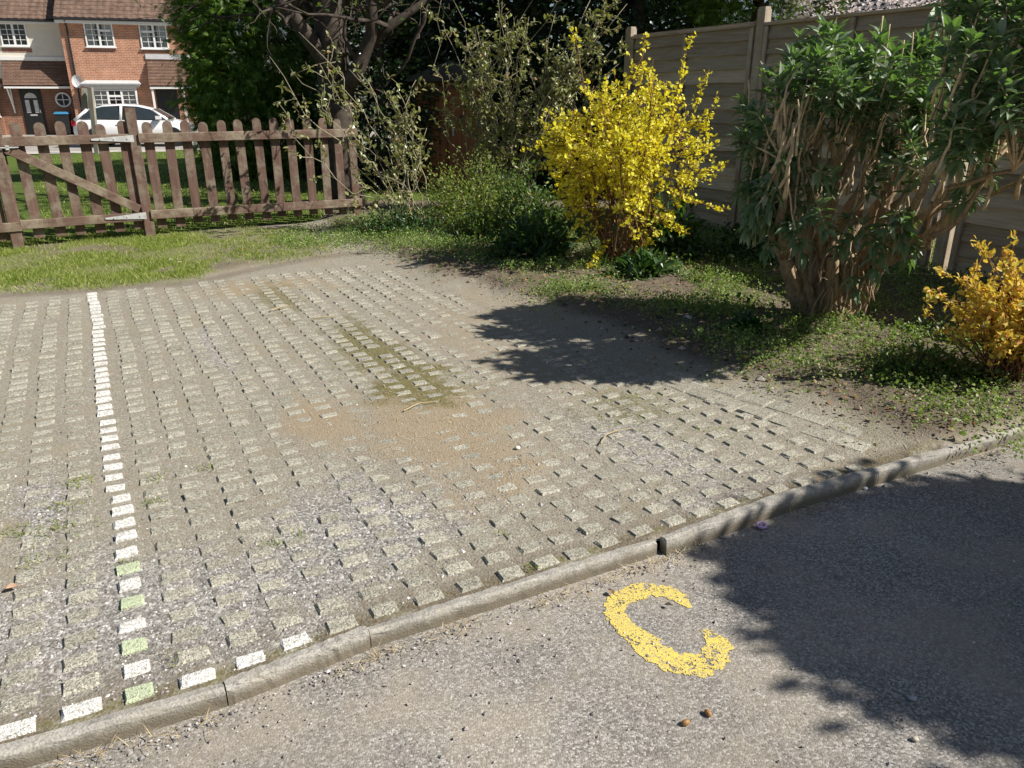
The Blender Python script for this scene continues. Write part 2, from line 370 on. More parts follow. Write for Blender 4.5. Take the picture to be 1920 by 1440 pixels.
# ------------------------------------------------------------------ ground sheets
def axis(lo, hi, step, far, gro=1.5):
    c = list(np.arange(lo, hi, step)); s = step; p = c[-1]; q = c[0]; up = []; dn = []
    while p < far: s *= gro; p += s; up.append(p)
    s = step
    while q > -far: s *= gro; q -= s; dn.append(q)
    return np.array(dn[::-1] + c + up)
gx, gy = axis(-30, 16, .8, 500), axis(-4, 50, .8, 700)
X, Y = np.meshgrid(gx, gy, indexing='ij')
mb = MB(); mb.grid(X, Y, H(X, Y) - np.where((X > -7.5) & (X < 6.5) & (Y < 10), .2, .03) - .12 * (lawn_q(X, Y) < -14))
M['far_earth'] = plain('far_earth', (.075, .066, .042), .95, .1, .3, 1.5)
g = obj('ground', mb, M['far_earth'], loc=(0, 0, 0)); tag(g, kind='structure')
# parking bay and planting bed: one fine sheet of earth
x = np.arange(-6.2, 5.2, .024); y = np.arange(.75, 10.6, .024)
X, Y = np.meshgrid(x, y, indexing='ij')
Z, BUR = car_z(X, Y); d, a, bed, gr, grass = masks(X, Y)
keep = (a > kerb_a(d) - .01) & ((lawn_q(X, Y) < .35) | (d > 2.6))
mb = MB(); mb.grid(X, Y, Z, keep)
park = obj('parking_bay_earth', mb, M['earth'], loc=(0, 0, 0), smooth=True); tag(park, kind='structure')
sand = .75 * np.maximum.reduce([spot(X, Y, 850, 795, .35, .75), spot(X, Y, 460, 542, .6, .32), spot(X, Y, 610, 790, .18, .3), spot(X, Y, 870, 945, .1, .12)*.7, .45 * spot(X, Y, 900, 640, .3, 1.2), .35*spot(X,Y,1000,580,.5,.6)])
grav = np.maximum.reduce([spot(X, Y, 650, 985, .42, .4), spot(X, Y, 300, 1150, 1.2, .45), spot(X, Y, 400, 660, .15, .9) * .8, spot(X, Y, 1200, 830, .3, .8) * .8, spot(X, Y, 80, 960, .12, .5), spot(X, Y, 1370, 940, .4, .25) * .7, .35 + 0 * X])
grav = grav * (1 - sand) * (1 - gr) * (1 - bed) * sstep(.30, .55, fbm(X * 7, Y * 7, 41) + .25 * grav)
moss = np.maximum.reduce([spot(X, Y, 690, 650, .22, .9), spot(X, Y, 780, 720, .3, .35), spot(X, Y, 520, 560, .2, .8) * .7, spot(X, Y, 1150, 760, .35, .3) * .6])
moss = moss + .8 * np.exp(-((a - kerb_a(d) - .05) / .03) ** 2) * (d > -1.5)
def setattr4(o, name, *ch):
    at = o.data.attributes.new(name, 'FLOAT_COLOR', 'POINT')
    arr = np.ones((len(o.data.vertices), 4), np.float32)
    for i, c in enumerate(ch): arr[:, i] = np.clip(c, 0, 1).ravel()
    at.data.foreach_set('color', arr.ravel())
soil = np.clip(bed * sstep(.25, .75, bed * .6 + fbm(X * 3, Y * 3, 51) * .6) + .75 * gr * (1 - grass), 0, 1)
soil = np.maximum(soil, .5 * np.exp(-((a - top_a(np.clip(d, -9, 2)) + .05) / .12) ** 2))
soil = np.maximum(soil, (.55 * np.exp(-((a - kerb_a(d)) / .10)) + .25 * np.exp(-((a - kerb_a(d)) / .5))) * (fbm(X * 12, Y * 12, 171) > .42) * (bed < .3))
setattr4(park, 'm1', sand, grav, moss * (1 - bed)); setattr4(park, 'm2', soil, grass, 0 * X)
# road
dd = axis(-3, 5, .05, 60); aa = np.concatenate([-np.arange(.0, 3.2, .05)[::-1] - .0, []]); aa = np.concatenate([[-60, -30, -12, -6, -4], aa])
Dg, Ag = np.meshgrid(dd, aa, indexing='ij'); Ak = Ag + kerb_a(np.clip(Dg, KDA[0, 0], KDA[-1, 0])) + .0
P = ORG + Dg[..., None] * D2 + Ak[..., None] * A2
mb = MB(); mb.grid(P[..., 0], P[..., 1], RZ + (fbm(P[..., 0] * 2, P[..., 1] * 2, 61) - .5) * .012 )
obj('road', mb, M['road'], loc=(0, 0, 0), smooth=True); tag(bpy.data.objects['road'], kind='structure')
# lawn behind the picket fence
qs = np.concatenate([np.arange(.1, 3, .15), np.arange(3, 20.5, .4)]); ts = np.arange(-22, 12, .35)
Q, T = np.meshgrid(qs, ts, indexing='ij'); PX = FP1[0] + T * FU[0] + Q * FN[0]; PY = FP1[1] + T * FU[1] + Q * FN[1]
mb = MB(); mb.grid(PX, PY, H(PX, PY) + .02 + (fbm(PX, PY, 71) - .5) * .05)
k = NT('lawn_turf', .95, .1); c = k.mix(k.noise(1.2, 5), (.06, .10, .02), (.12, .17, .035)); k.color(k.mix(k.ramp(k.noise(40, 4), [(.5, 0.), (.8, .5)]), c, (.24, .25, .08))); k.bump(k.noise(60, 4), .8, .03)
M['turf'] = k.m
tag(obj('lawn', mb, M['turf'], loc=(0, 0, 0), smooth=True), kind='structure')

# ------------------------------------------------------------------ paving blocks
BT = [(-1,-1,-3),(1,-1,-3),(1,1,-3),(-1,1,-3), (-1,-1,-.42),(1,-1,-.42),(1,1,-.42),(-1,1,-.42), (-.86,-.82,0),(.86,-.82,0),(.86,.82,0),(-.86,.82,0)]
BF = [(0,1,5,4),(1,2,6,5),(2,3,7,6),(3,0,4,7),(4,5,9,8),(5,6,10,9),(6,7,11,10),(7,4,8,11),(8,9,10,11)]
blocks = {'block': MB(), 'white_line': MB(), 'green': MB(), 'white_row': MB()}
def add_block(mbx, d, a, w, l, z, rot, tilt):
    ca, sa = cos(TH + rot), sin(TH + rot)
    V = np.array(BT, float); V = V + rng.normal(size=V.shape) * np.array([.05, .06, .05])
    V = V * np.array([w / 2, l / 2, .018]); V[:, 2] += V[:, 0] * tilt[0] + V[:, 1] * tilt[1]
    x, y = V[:, 0] * ca - V[:, 1] * sa, V[:, 0] * sa + V[:, 1] * ca
    p = fromda(d, a)
    mbx.add(np.stack([x + p[0], y + p[1], V[:, 2] + z], 1), BF)
for j in range(-9, 26):
    for i in range(0, 47):
        g4, c4 = i // 4, i % 4
        hs = hash2(np.float64(j), np.float64(g4), 5); hs2 = hash2(np.float64(j), np.float64(g4), 9)
        dj = .1282 * j + (hs - .5) * .012 + .006 * sin(g4 * .9 + j)
        ai = .1006 * i + .0035 * (c4 - 1.5) * -1 + (hs2 - .5) * .012 + kerb_a(dj) * .0
        ai += (kerb_a(.1282 * j) - kerb_a(0.)) * max(0, 1 - i / 10)
        if dj > edge_d(ai) - .12 or ai > top_a(np.clip(dj, -9, 2)) - .12: continue
        p = fromda(dj, ai)
        z = .0072 + (hs - .5) * .0035 + rng.normal() * .0013
        m = 'block'
        if j == 0: m = 'green' if i in (0, 2, 4, 6) else 'white_line'
        elif i == 0 and -3 <= j <= 3: m = 'white_row'
        elif rng.random() < .02: continue
        add_block(blocks[m], dj, ai, (.080 if m in ('block', 'white_row') else .066) + rng.normal() * .003, (.050 if m == 'block' else .046) + rng.normal() * .003, z + (.003 if m != 'block' else 0), (hs2 - .5) * .07, ((hs - .5) * .04, (hs2 - .5) * .04))
# flush edging pavers along the bed
e0, e1 = np.array(toda(*G(1215, 700)[:2])), np.array(toda(*G(1668, 852)[:2])); ed = unit(e1 - e0); en = np.array([ed[1], -ed[0]])
if en @ np.array([1, 1]) < 0: en = -en
nn = int(np.linalg.norm(e1 - e0) / .152)
for r_ in range(2):
    for q in range(nn + (0 if r_ == 0 else -1)):
        c = e0 + ed * ((q + .5 + .4 * r_) * .152) + en * (-.03 + r_ * .128); ang = math.atan2(ed[1], ed[0])
        p = fromda(*c); zz = float(car_z(np.array([p[0]]), np.array([p[1]]))[0][0])
        add_block(blocks['block'], c[0], c[1], .148, .122, max(zz + .003, .008) + rng.normal() * .0015, ang, rng.normal(size=2) * .012)
tag(obj('paving', blocks['block'], M['block'], loc=(0, 0, 0)), kind='structure')
o = fromda(0, 0)
t = empty('parking_line', o); tag(t, 'long white painted line of single paving blocks running from the kerb towards the lawn', 'parking line')
t2 = empty('parking_line', fromda(.2, 0)); tag(t2, 'short row of white painted paving blocks set along the kerb, nearest the road', 'parking line')
for m, root, mat in (('white_line', t, 'white_block'), ('green', t, 'green_block'), ('white_row', t2, 'white_block')):
    for V_ in blocks[m].V:
        q = MB(); q.add(V_, BF); b = obj('painted_block', q, M[mat], root)
        if m == 'green': b['label'] = 'block painted pale lime green'
# ------------------------------------------------------------------ kerbstones
KP = [(-.040, -.17), (.016, -.17), (.016, .003), (.012, .009), (-.009, .010), (-.015, .007), (-.019, .001), (-.021, -.008), (-.023, -.058)]   # (along A, z); road side is negative
kl = np.concatenate([[0], np.cumsum(np.linalg.norm(np.diff(np.array(KERB), axis=0), axis=1))]); KERBA = np.array(KERB)
def kerb_pt(s): return np.array([np.interp(s, kl, KERBA[:, 0]), np.interp(s, kl, KERBA[:, 1])])
joints = []
for u, v in [(420, 1290), (690, 1183), (1235, 1012), (1640, 886)]:
    g_ = G(u, v)[:2]; ss = np.linspace(0, kl[-1], 900); joints.append(ss[np.argmin([np.linalg.norm(kerb_pt(s_) - g_) for s_ in ss])])
JS = [0.0] + joints + [kl[-1]]
KL = ['kerbstone at the near end, beside the short row of white painted blocks',
      'shortest kerbstone, second along from the near end and lit along its whole top',
      'long sunlit kerbstone in the middle, just behind the yellow painted letter',
      'kerbstone whose near end stands proud of an open dark gap, half in shade',
      'farthest kerbstone with mossy rounded back, running into the planting bed']
for n_ in range(5):
    s0, s1 = JS[n_] + .001, JS[n_ + 1] - (.002 if n_ != 2 else .022)
    mb = MB(); N = 26; ss = np.linspace(s0, s1, N); rows = []
    off = [0, .004, -.003, .010, .006][n_]; off0 = [0, 0, 0, -.018, 0][n_]
    for i, s_ in enumerate(ss):
        p = kerb_pt(s_); t_ = unit(kerb_pt(s_ + .03) - kerb_pt(s_ - .03)); nn_ = np.array([-t_[1], t_[0]])
        e_ = 1 - .12 * math.exp(-min(i, N - 1 - i) / .6)
        for q, (aa_, zz) in enumerate(KP):
            jit = rng.normal() * .0016
            zc = zz * (e_ if zz > -.05 else 1) + off + jit + (fbm(np.array([s_ * 14.]), np.array([q * 1.]), 81)[0] - .5) * .006
            w = p + nn_ * (aa_ * (e_ if zz > -.1 else 1) + off0 * (1 - i / N) + rng.normal() * .0012); rows.append((w[0], w[1], zc - (.004 * sstep(.6, 1, (s_ - JS[4]) / (JS[5] - JS[4])) if n_ == 4 else 0)))
    K_ = len(KP); F = [(i * K_ + q, i * K_ + (q + 1) % K_, (i + 1) * K_ + (q + 1) % K_, (i + 1) * K_ + q) for i in range(N - 1) for q in range(K_)]
    F += [tuple(range(K_ - 1, -1, -1)), tuple((N - 1) * K_ + q for q in range(K_))]
    mb.add(rows, F); p = kerb_pt((s0 + s1) / 2)
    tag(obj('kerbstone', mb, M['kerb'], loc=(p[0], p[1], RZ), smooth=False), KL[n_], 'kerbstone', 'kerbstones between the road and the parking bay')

# ------------------------------------------------------------------ painted letter C (worn flakes of paint)
CL = np.array([(.530, 1.925), (.507, 1.972), (.470, 2.000), (.423, 2.008), (.371, 1.990), (.325, 1.955), (.303, 1.905), (.315, 1.853), (.352, 1.792), (.398, 1.722), (.446, 1.682), (.500, 1.668), (.552, 1.702), (.578, 1.752), (.560, 1.81)]) * .983
WD = np.interp(np.arange(15), [0, 1, 4, 7, 9, 11, 13, 14], [.009, .026, .037, .029, .044, .041, .033, .017])
cs = .0028; gx_ = np.arange(.22, .66, cs); gy_ = np.arange(1.58, 2.08, cs); X, Y = np.meshgrid(gx_, gy_, indexing='ij'); best = np.full(X.shape, 9.)
for i in range(14):
    for f in np.linspace(0, 1, 14, endpoint=False):
        c = CL[i] * (1 - f) + CL[i + 1] * f; w = WD[i] * (1 - f) + WD[i + 1] * f; best = np.minimum(best, np.hypot(X - c[0], Y - c[1]) / w)
wear = fbm(X * 130, Y * 130, 91, 3); big = fbm(X * 16, Y * 16, 93)
keep = (best + (fbm(X * 60, Y * 60, 95) - .5) * .8 < 1) & (wear > .25) & (wear + (big - .5) * .9 > .20)
keep &= ~((np.hypot(X - .555, Y - 1.785) < .03) & (wear < .56))
ZC = RZ + (fbm(X * 2, Y * 2, 61) - .5) * .012 + .0018
mb = MB(); mb.grid(X, Y, ZC, keep)
tag(obj('painted_letter', mb, M['yellow_paint'], loc=(.43, 1.83, RZ)), 'worn yellow painted letter C on the tarmac', 'road marking')

# ------------------------------------------------------------------ leaf templates
LF_BROAD = ([(0,0,0),(0,.4,-.05),(0,.75,-.06),(0,1,-.16),(-.5,.36,.07),(-.40,.70,.02),(.5,.36,.07),(.40,.70,.02)], [(0,4,1),(0,1,6),(1,4,5,2),(1,2,7,6),(2,5,3),(2,3,7)])
LF_LANCE = ([(0,0,0),(0,.35,.04),(0,.7,-.02),(0,1,-.16),(-.5,.32,.10),(-.33,.68,.03),(.5,.32,.10),(.33,.68,.03)], [(0,4,1),(0,1,6),(1,4,5,2),(1,2,7,6),(2,5,3),(2,3,7)])
LF_SMALL = ([(0,0,0),(-.5,.5,.1),(0,1,-.08),(.5,.5,.1)], [(0,3,1),(1,3,2)])
LF_ROUND = ([(0,0,0),(-.45,.3,.05),(-.42,.72,.05),(0,1,-.04),(.42,.72,.05),(.45,.3,.05)], [(0,5,4,3),(0,3,2,1)])
sp_v, sp_f = [], []
for q in range(7):
    b_ = (q - 3) * .30; y0 = .12 * abs(3 - q) * 0 + .05 * q * 0; l_ = 1 - .13 * abs(q - 3); st = len(sp_v)
    ox = .04 * (q - 3); oy = .1 * (3 - abs(q - 3)) * .6
    tipx, tipy = ox + sin(b_) * l_ * .8, oy * .4 + cos(b_) * l_
    sp_v += [(ox * .3, 0 + oy * .2, 0), (ox + sin(b_) * l_ * .45 - .06, cos(b_) * l_ * .5, .05), (ox + sin(b_) * l_ * .45 + .06, cos(b_) * l_ * .5, .03), (tipx, tipy, -.12)]
    sp_f += [(st, st + 2, st + 1), (st + 1, st + 2, st + 3)]
LF_SPRAY = (sp_v, sp_f)
OCT = ([(1,0,0),(-1,0,0),(0,1,0),(0,-1,0),(0,0,1),(0,0,-1)], [(0,2,4),(2,1,4),(1,3,4),(3,0,4),(2,0,5),(1,2,5),(3,1,5),(0,3,5)])
def frames(dirv, up, length, width):
    d_ = unit(dirv); x_ = unit(np.cross(d_, up)); z_ = np.cross(x_, d_)
    return np.stack([x_ * width[:, None], d_ * length[:, None], z_ * length[:, None]], -1)
def leaves(mb, P, dirv, L_, Wd, tmpl, upj=.5, m=0):
    P = np.asarray(P); N = len(P); up = np.array([0, 0, 1.]) + rng.normal(size=(N, 3)) * upj
    ll = L_ * rng.uniform(.65, 1.25, N); mb.inst(*tmpl, frames(np.asarray(dirv), up, ll, ll * Wd * rng.uniform(.8, 1.2, N)), P, m)
def rdir(N): return unit(rng.normal(size=(N, 3)))
def curve(p0, p1, bow=.1, n=8, wob=.0, up=0.):
    p0, p1 = np.asarray(p0, float), np.asarray(p1, float); t = np.linspace(0, 1, n)[:, None]; Ld = np.linalg.norm(p1 - p0)
    off = rng.normal(size=3) * bow * Ld + np.array([0, 0, up * Ld])
    P = p0 + (p1 - p0) * t + off * (4 * t * (1 - t)); 
    if wob: P = P + rng.normal(size=P.shape) * wob * Ld * (t * (1 - t) * 4)
    return P
def thing(name, loc, label, cat, group=None, rz=0.):
    return tag(empty(name, tuple(loc), rz), label, cat, group)

# ------------------------------------------------------------------ golden shrub
def yellow_shrub():
    base = np.array([.93, 6.45, .04]); t = thing('golden_shrub', base, 'bright golden-yellow leafed shrub on many thin red-brown stems, in the bed before the fence', 'shrub')
    st, lf = MB(), MB(); C = np.array([.95, 6.45, 1.00]); P, Dn = [], []
    def twig(p, q, r, dens, ln=.032):
        cv = curve(p, q, .08, 6, .03); st.tube(cv, np.linspace(r, r * .35, 6), 4)
        n = int(np.linalg.norm(q - p) * dens); tt = rng.random(n) ** .8
        idx = tt * 5; i0 = np.minimum(idx.astype(int), 4); f = (idx - i0)[:, None]
        pp = cv[i0] * (1 - f) + cv[i0 + 1] * f; P.append(pp + rng.normal(size=pp.shape) * .008); Dn.append(unit(q - p) * .5 + rdir(n) + [0, 0, .25])
    for i in range(30):
        b0 = base + np.array([rng.normal() * .07, rng.normal() * .06, 0]); ph, th = rng.uniform(0, 2 * pi), rng.uniform(0, 1)
        tp = C + np.array([cos(ph) * .57 * math.sqrt(th) - .03, sin(ph) * .5 * math.sqrt(th), .12 + .42 * (1 - th) + rng.normal() * .08])
        cv = curve(b0, tp, .05, 9, .015, .02); cv[:, :2] = cv[:, :2] + 0
        st.tube(cv, np.linspace(.0085, .0035, 9), 5)
        for k_ in range(11):
            s_ = rng.uniform(.42, 1); p = cv[int(s_ * 8)]
            out = unit(np.array([p[0] - C[0], p[1] - C[1], 0]) + rng.normal(size=3) * .45 + [0, 0, .5]); q = p + out * rng.uniform(.12, .34)
            twig(p, q, .004, 95)
            for w_ in range(2):
                p2 = p + (q - p) * rng.uniform(.3, .9); twig(p2, p2 + unit(out + rng.normal(size=3) * .9) * rng.uniform(.06, .16), .0025, 120)
    for u, v, Y_ in [(1212, 62, 6.5), (1225, 110, 6.45), (1300, 62, 6.3), (1285, 130, 6.35), (1075, 58, 6.75), (1150, 130, 6.5), (1345, 175, 6.3), (1120, 180, 6.5), (1330, 130, 6.4), (1250, 150, 6.2)]:
        q = Pt(u, v, Y_); p = np.array([q[0] * .75 + C[0] * .25, q[1], q[2] - .5]); cv = curve(p, q, .03, 8, .01); st.tube(cv, np.linspace(.006, .002, 8), 4)
        n = 95 if u != 1075 else 34; tt = rng.random(n) if u != 1075 else rng.uniform(.72, 1, n); idx = tt * 7; i0 = np.minimum(idx.astype(int), 6); f = (idx - i0)[:, None]
        P.append(cv[i0] * (1 - f) + cv[i0 + 1] * f + rng.normal(size=(n, 3)) * .016); Dn.append(rdir(n) + [0, 0, .4])
    for u, v in [(1330, 245), (1340, 300), (1300, 350), (1330, 270), (1030, 300), (1050, 350), (1015, 265), (1090, 420), (1120, 480), (1065, 410), (1290, 440), (1260, 430), (1350, 395), (1110, 440), (1200, 470), (1040, 240), (1020, 280), (1035, 330), (1060, 390), (1080, 450), (1100, 500), (1075, 430), (1130, 540), (1110, 520), (1000, 270), (1050, 300), (1340, 330), (1320, 380)]:     # drooping side sprays
        q = Pt(u, v, 6.3 + rng.normal() * .12); p = np.array([C[0] + (q[0] - C[0]) * .45, 6.42, q[2] + .12]); twig(p, q, .005, 110); twig(p + (q - p) * .5, q + rng.normal(size=3) * .06, .003, 130)
    P, Dn = np.concatenate(P), np.concatenate(Dn); kp = rng.random(len(P)) < .64; leaves(lf, P[kp], Dn[kp], .031, .85, LF_ROUND, .8)
    for i in range(9):                                      # bare dead stems at the foot
        b0 = base + np.array([rng.normal() * .09, rng.normal() * .07, 0]); st.tube(curve(b0, b0 + np.array([rng.normal() * .2, rng.normal() * .1, rng.uniform(.25, .75)]), .06, 7, .02), np.linspace(.010, .003, 7), 5)
    obj('stems', st, M['stem_red'], t, smooth=True); obj('foliage', lf, M['yleaf'], t)
yellow_shrub()

# ------------------------------------------------------------------ big pruned shrub with peeling trunk
def lance_shrub():
    base = np.array([2.02, 4.72, .03]); t = thing('multi_stemmed_shrub', base, 'large dark green lance-leaved shrub with thick peeling tan trunk and upright pruned stems', 'shrub')
    tr, st, lf = MB(), MB(), MB(); P, Dn = [], []
    forks = []
    for i, (u, v) in enumerate([(1470, 480), (1500, 500), (1530, 470), (1560, 480), (1590, 465), (1620, 475), (1655, 490), (1540, 520), (1600, 515)]):
        q = Pt(u, v, 4.62 + .09 * (i % 3)); b0 = base + np.array([(u - 1555) * .0012, rng.normal() * .06, -.05])
        cv = curve(b0, q, .04, 11, .012); tr.tube(cv, np.linspace(.060, .036, 11) * rng.uniform(.8, 1.1), 26, lump=.15); forks.append(q)
    for i in range(34):                                      # torn bark strips
        p = base + np.array([rng.uniform(-.2, .2), rng.uniform(-.16, -.04), rng.uniform(.05, .4)]); q = p + np.array([rng.normal() * .05, -.02, rng.uniform(.08, .25)])
        tr.tube(curve(p, q, .12, 6), np.linspace(.010, .003, 6), 4, lump=.2)
    mids = []
    for u, v in [(1425, 330), (1440, 400), (1465, 300), (1490, 380), (1500, 300), (1530, 280), (1540, 350), (1560, 300), (1590, 330), (1600, 280), (1620, 350), (1640, 300), (1660, 340), (1690, 300), (1700, 360), (1740, 330), (1760, 380), (1810, 340), (1850, 330), (1900, 320), (1950, 320), (1510, 420), (1600, 400), (1650, 420), (1720, 260)]:
        q = Pt(u, v, 4.55 + rng.normal() * .16 - (.3 if u > 1720 else 0) - (.4 if u > 1830 else 0)); f = min(forks, key=lambda w: abs(w[0] - q[0]) + .3 * rng.random())
        cv = curve(f, q, .06, 9, .02); tr.tube(cv, np.linspace(.034, .016, 9) * (1 if u < 1780 else .55), 9, lump=.09); mids.append(q)
    tips = []
    for i in range(98): tips.append((rng.uniform(1455, 1800), 70 + 150 * rng.random() ** .8, rng.uniform(4.15, 4.85)))
    for u, v in [(1500, 75), (1545, 60), (1570, 62), (1650, 75), (1720, 80), (1740, 75), (1690, 110), (1480, 110), (1440, 150)]: tips.append((u, v, 4.6))
    for i in range(46): tips.append((rng.uniform(1392, 1480), rng.uniform(190, 450), rng.uniform(4.3, 4.8)))
    for u, v in [(1480, 440), (1540, 350), (1560, 330), (1575, 460), (1690, 450), (1700, 480), (1600, 540), (1640, 500), (1500, 470), (1515, 400), (1660, 430), (1700, 430), (1640, 460), (1440, 470), (1550, 430)]: tips.append((u, v, rng.uniform(4.15, 4.35)))
    for i in range(120): tips.append((rng.uniform(1775, 2080), rng.uniform(-60, 285), rng.uniform(3.4, 3.95)))
    for u, v in [(1830, 370), (1800, 360), (1850, 340), (1790, 390), (1740, 300), (1700, 250)]: tips.append((u, v, 4.1))
    for i in range(16): tips.append((rng.uniform(1640, 1800), rng.uniform(120, 330), rng.uniform(4.1, 4.5)))
    for u, v, Y_ in tips:
        q = Pt(u, v, Y_); m_ = min(mids, key=lambda w: np.linalg.norm((w - q) * [1.3, .7, .3]) + .08 * rng.random())
        if np.linalg.norm(m_ - q) > .6: m_ = q + np.array([(2.0 - q[0]) * .12, .10, -.26])
        cv = curve(m_, q, .025, 7, .012); st.tube(cv, np.linspace(.0075, .0035, 7), 5)
        d_ = unit(q - cv[-3]); nw = rng.integers(3, 6)
        for w_ in range(nw):
            c = q - d_ * .038 * w_ + rng.normal(size=3) * .006; n = rng.integers(5, 8); ph = np.arange(n) * 2 * pi / n + rng.random() * 6
            el = .95 - .24 * w_; e1_ = unit(np.cross(d_, [.3, .9, .1])); e2_ = np.cross(d_, e1_)
            dv = (np.cos(ph)[:, None] * e1_ + np.sin(ph)[:, None] * e2_) * cos(el) + d_ * sin(el)
            P.append(np.tile(c, (n, 1))); Dn.append(dv + rng.normal(size=dv.shape) * .15)
    leaves(lf, np.concatenate(P), np.concatenate(Dn), .098, .35, LF_LANCE, .25)
    for i in range(120):                                     # bare pruned stubs inside
        m_ = mids[rng.integers(len(mids) - 3)] + rng.normal(size=3) * [.06, .08, .10]; q = m_ + np.array([rng.normal() * .06, rng.normal() * .06, rng.uniform(.12, .42)])
        st.tube(curve(m_, q, .06, 6, .02), np.linspace(.010, .006, 6) * rng.uniform(.6, 1.3), 5)
    for u, v in [(1655, 30), (1668, 45), (1695, 75), (1712, 60), (1880, 50)]:
        q = Pt(u, v, 4.5); st.tube(curve(q - [0, 0, .35], q, .02, 6), .005, 5)
    a_ = Pt(1640, 500, 4.5); b_ = Pt(1835, 345, 4.15); tr.tube(curve(a_, b_, .06, 10, .02), np.linspace(.04, .018, 10), 9, lump=.08)
    obj('trunk', tr, M['peel'], t, smooth=True); obj('stems', st, M['stem_tan'], t, smooth=True); obj('foliage', lf, M['bleaf'], t)
lance_shrub()

# ------------------------------------------------------------------ amber shrub at the right edge
def amber_shrub():
    base = np.array([2.46, 3.62, .04]); t = thing('amber_shrub', base, 'low amber and orange leafed shrub at the right edge, beside the kerb end', 'shrub')
    st, lf = MB(), MB(); P, Dn = [], []; C = np.array([2.46, 3.62, .36])
    for i in range(150):
        dv = rdir(1)[0]; dv[2] = abs(dv[2]) * 1.1 - .25; tp = C + dv * np.array([.38, .36, .36]) * rng.uniform(.6, 1.08)
        if tp[2] < .06: continue
        cv = curve(base + rng.normal(size=3) * [.05, .05, 0], tp, .10, 8, .02, .06); st.tube(cv, np.linspace(.005, .0015, 8), 4)
        n = 26; tt = 1 - .5 * rng.random(n) ** 1.3; idx = tt * 7; i0 = np.minimum(idx.astype(int), 6); f = (idx - i0)[:, None]
        P.append(cv[i0] * (1 - f) + cv[i0 + 1] * f + rng.normal(size=(n, 3)) * .010); Dn.append(unit(tp - cv[-3]) * .6 + rdir(n))
    for u, v in [(1900, 440), (1890, 470), (1755, 505), (1800, 520), (1745, 545), (1750, 620), (1830, 460)]:
        q = Pt(u, v, 3.5); cv = curve(C, q, .08, 8, .02); st.tube(cv, np.linspace(.004, .0015, 8), 4); n = 40; idx = (1 - .45 * rng.random(n)) * 7; i0 = np.minimum(idx.astype(int), 6); f = (idx - i0)[:, None]
        P.append(cv[i0] * (1 - f) + cv[i0 + 1] * f + rng.normal(size=(n, 3)) * .008); Dn.append(unit(q - C) * .7 + rdir(n))
    leaves(lf, np.concatenate(P), np.concatenate(Dn), .032, .6, LF_BROAD, .7)
    obj('stems', st, M['stem_red'], t, smooth=True); obj('foliage', lf, M['oleaf'], t)
amber_shrub()

# ------------------------------------------------------------------ leggy rose-like shrubs
def leggy(name, label, base, tips, nl, stemr, lsize, bare, twigs=5, cat='shrub'):
    t = thing(name, base, label, cat); st, lf = MB(), MB(); P, Dn = [], []
    for q in tips:
        b0 = base + np.array([rng.normal() * .16, rng.normal() * .1, 0]); cv = curve(b0, q, .07, 12, .022, .04); st.tube(cv, np.linspace(stemr * rng.uniform(.7, 1.2), .0025, 12), 5)
        for k_ in range(twigs):
            s_ = rng.uniform(bare, .97); p = cv[int(s_ * 11)]; tw = p + unit(unit(q - b0) * .6 + rng.normal(size=3) * .7 + [0, 0, .15]) * rng.uniform(.12, .38); c2 = curve(p, tw, .12, 6, .03)
            st.tube(c2, np.linspace(.0045, .0015, 6), 4); n = nl; idx = rng.random(n) ** .7 * 5; i0 = np.minimum(idx.astype(int), 4); f = (idx - i0)[:, None]
            P.append(c2[i0] * (1 - f) + c2[i0 + 1] * f + rng.normal(size=(n, 3)) * .012); Dn.append(unit(tw - p) * .5 + rdir(n))
    leaves(lf, np.concatenate(P), np.concatenate(Dn), lsize, .55, LF_BROAD, .6)
    obj('canes', st, M['stem_pale'], t, smooth=True); obj('foliage', lf, M['rleaf'], t)
tl = [Pt(u, v, Y_) for u, v, Y_ in [(505, 105, 8.2), (545, 130, 8.1), (560, 60, 8.4), (600, 120, 8.2), (520, 190, 8.0), (655, 130, 8.3), (690, 150, 8.3), (640, 200, 8.1), (700, 320, 8.1), (690, 250, 8.2), (670, 350, 8.0), (720, 170, 8.3), (745, 200, 8.3), (770, 210, 8.3), (690, 400, 8.1), (730, 260, 8.2), (780, 150, 8.4), (800, 240, 8.3)]]
leggy('rambling_shrub', 'sparse rambling shrub with pale bare canes arching left over the end of the picket fence', np.array([-.98, 8.3, .03]), tl, 9, .008, .056, .40, 7)
tl = [Pt(rng.uniform(825, 1180), rng.uniform(-60, 200), rng.uniform(9.25, 9.9)) for _ in range(44)] + [Pt(850, 0, 9.5), Pt(835, 60, 9.5), Pt(1150, 30, 9.3), (Pt(1160, 120, 9.2))]
leggy('tall_leggy_shrub', 'tall leggy shrub with pale canes and olive leaves, rising between shed and yellow shrub', np.array([-.25, 9.6, .03]), tl, 11, .008, .060, .34, 10)

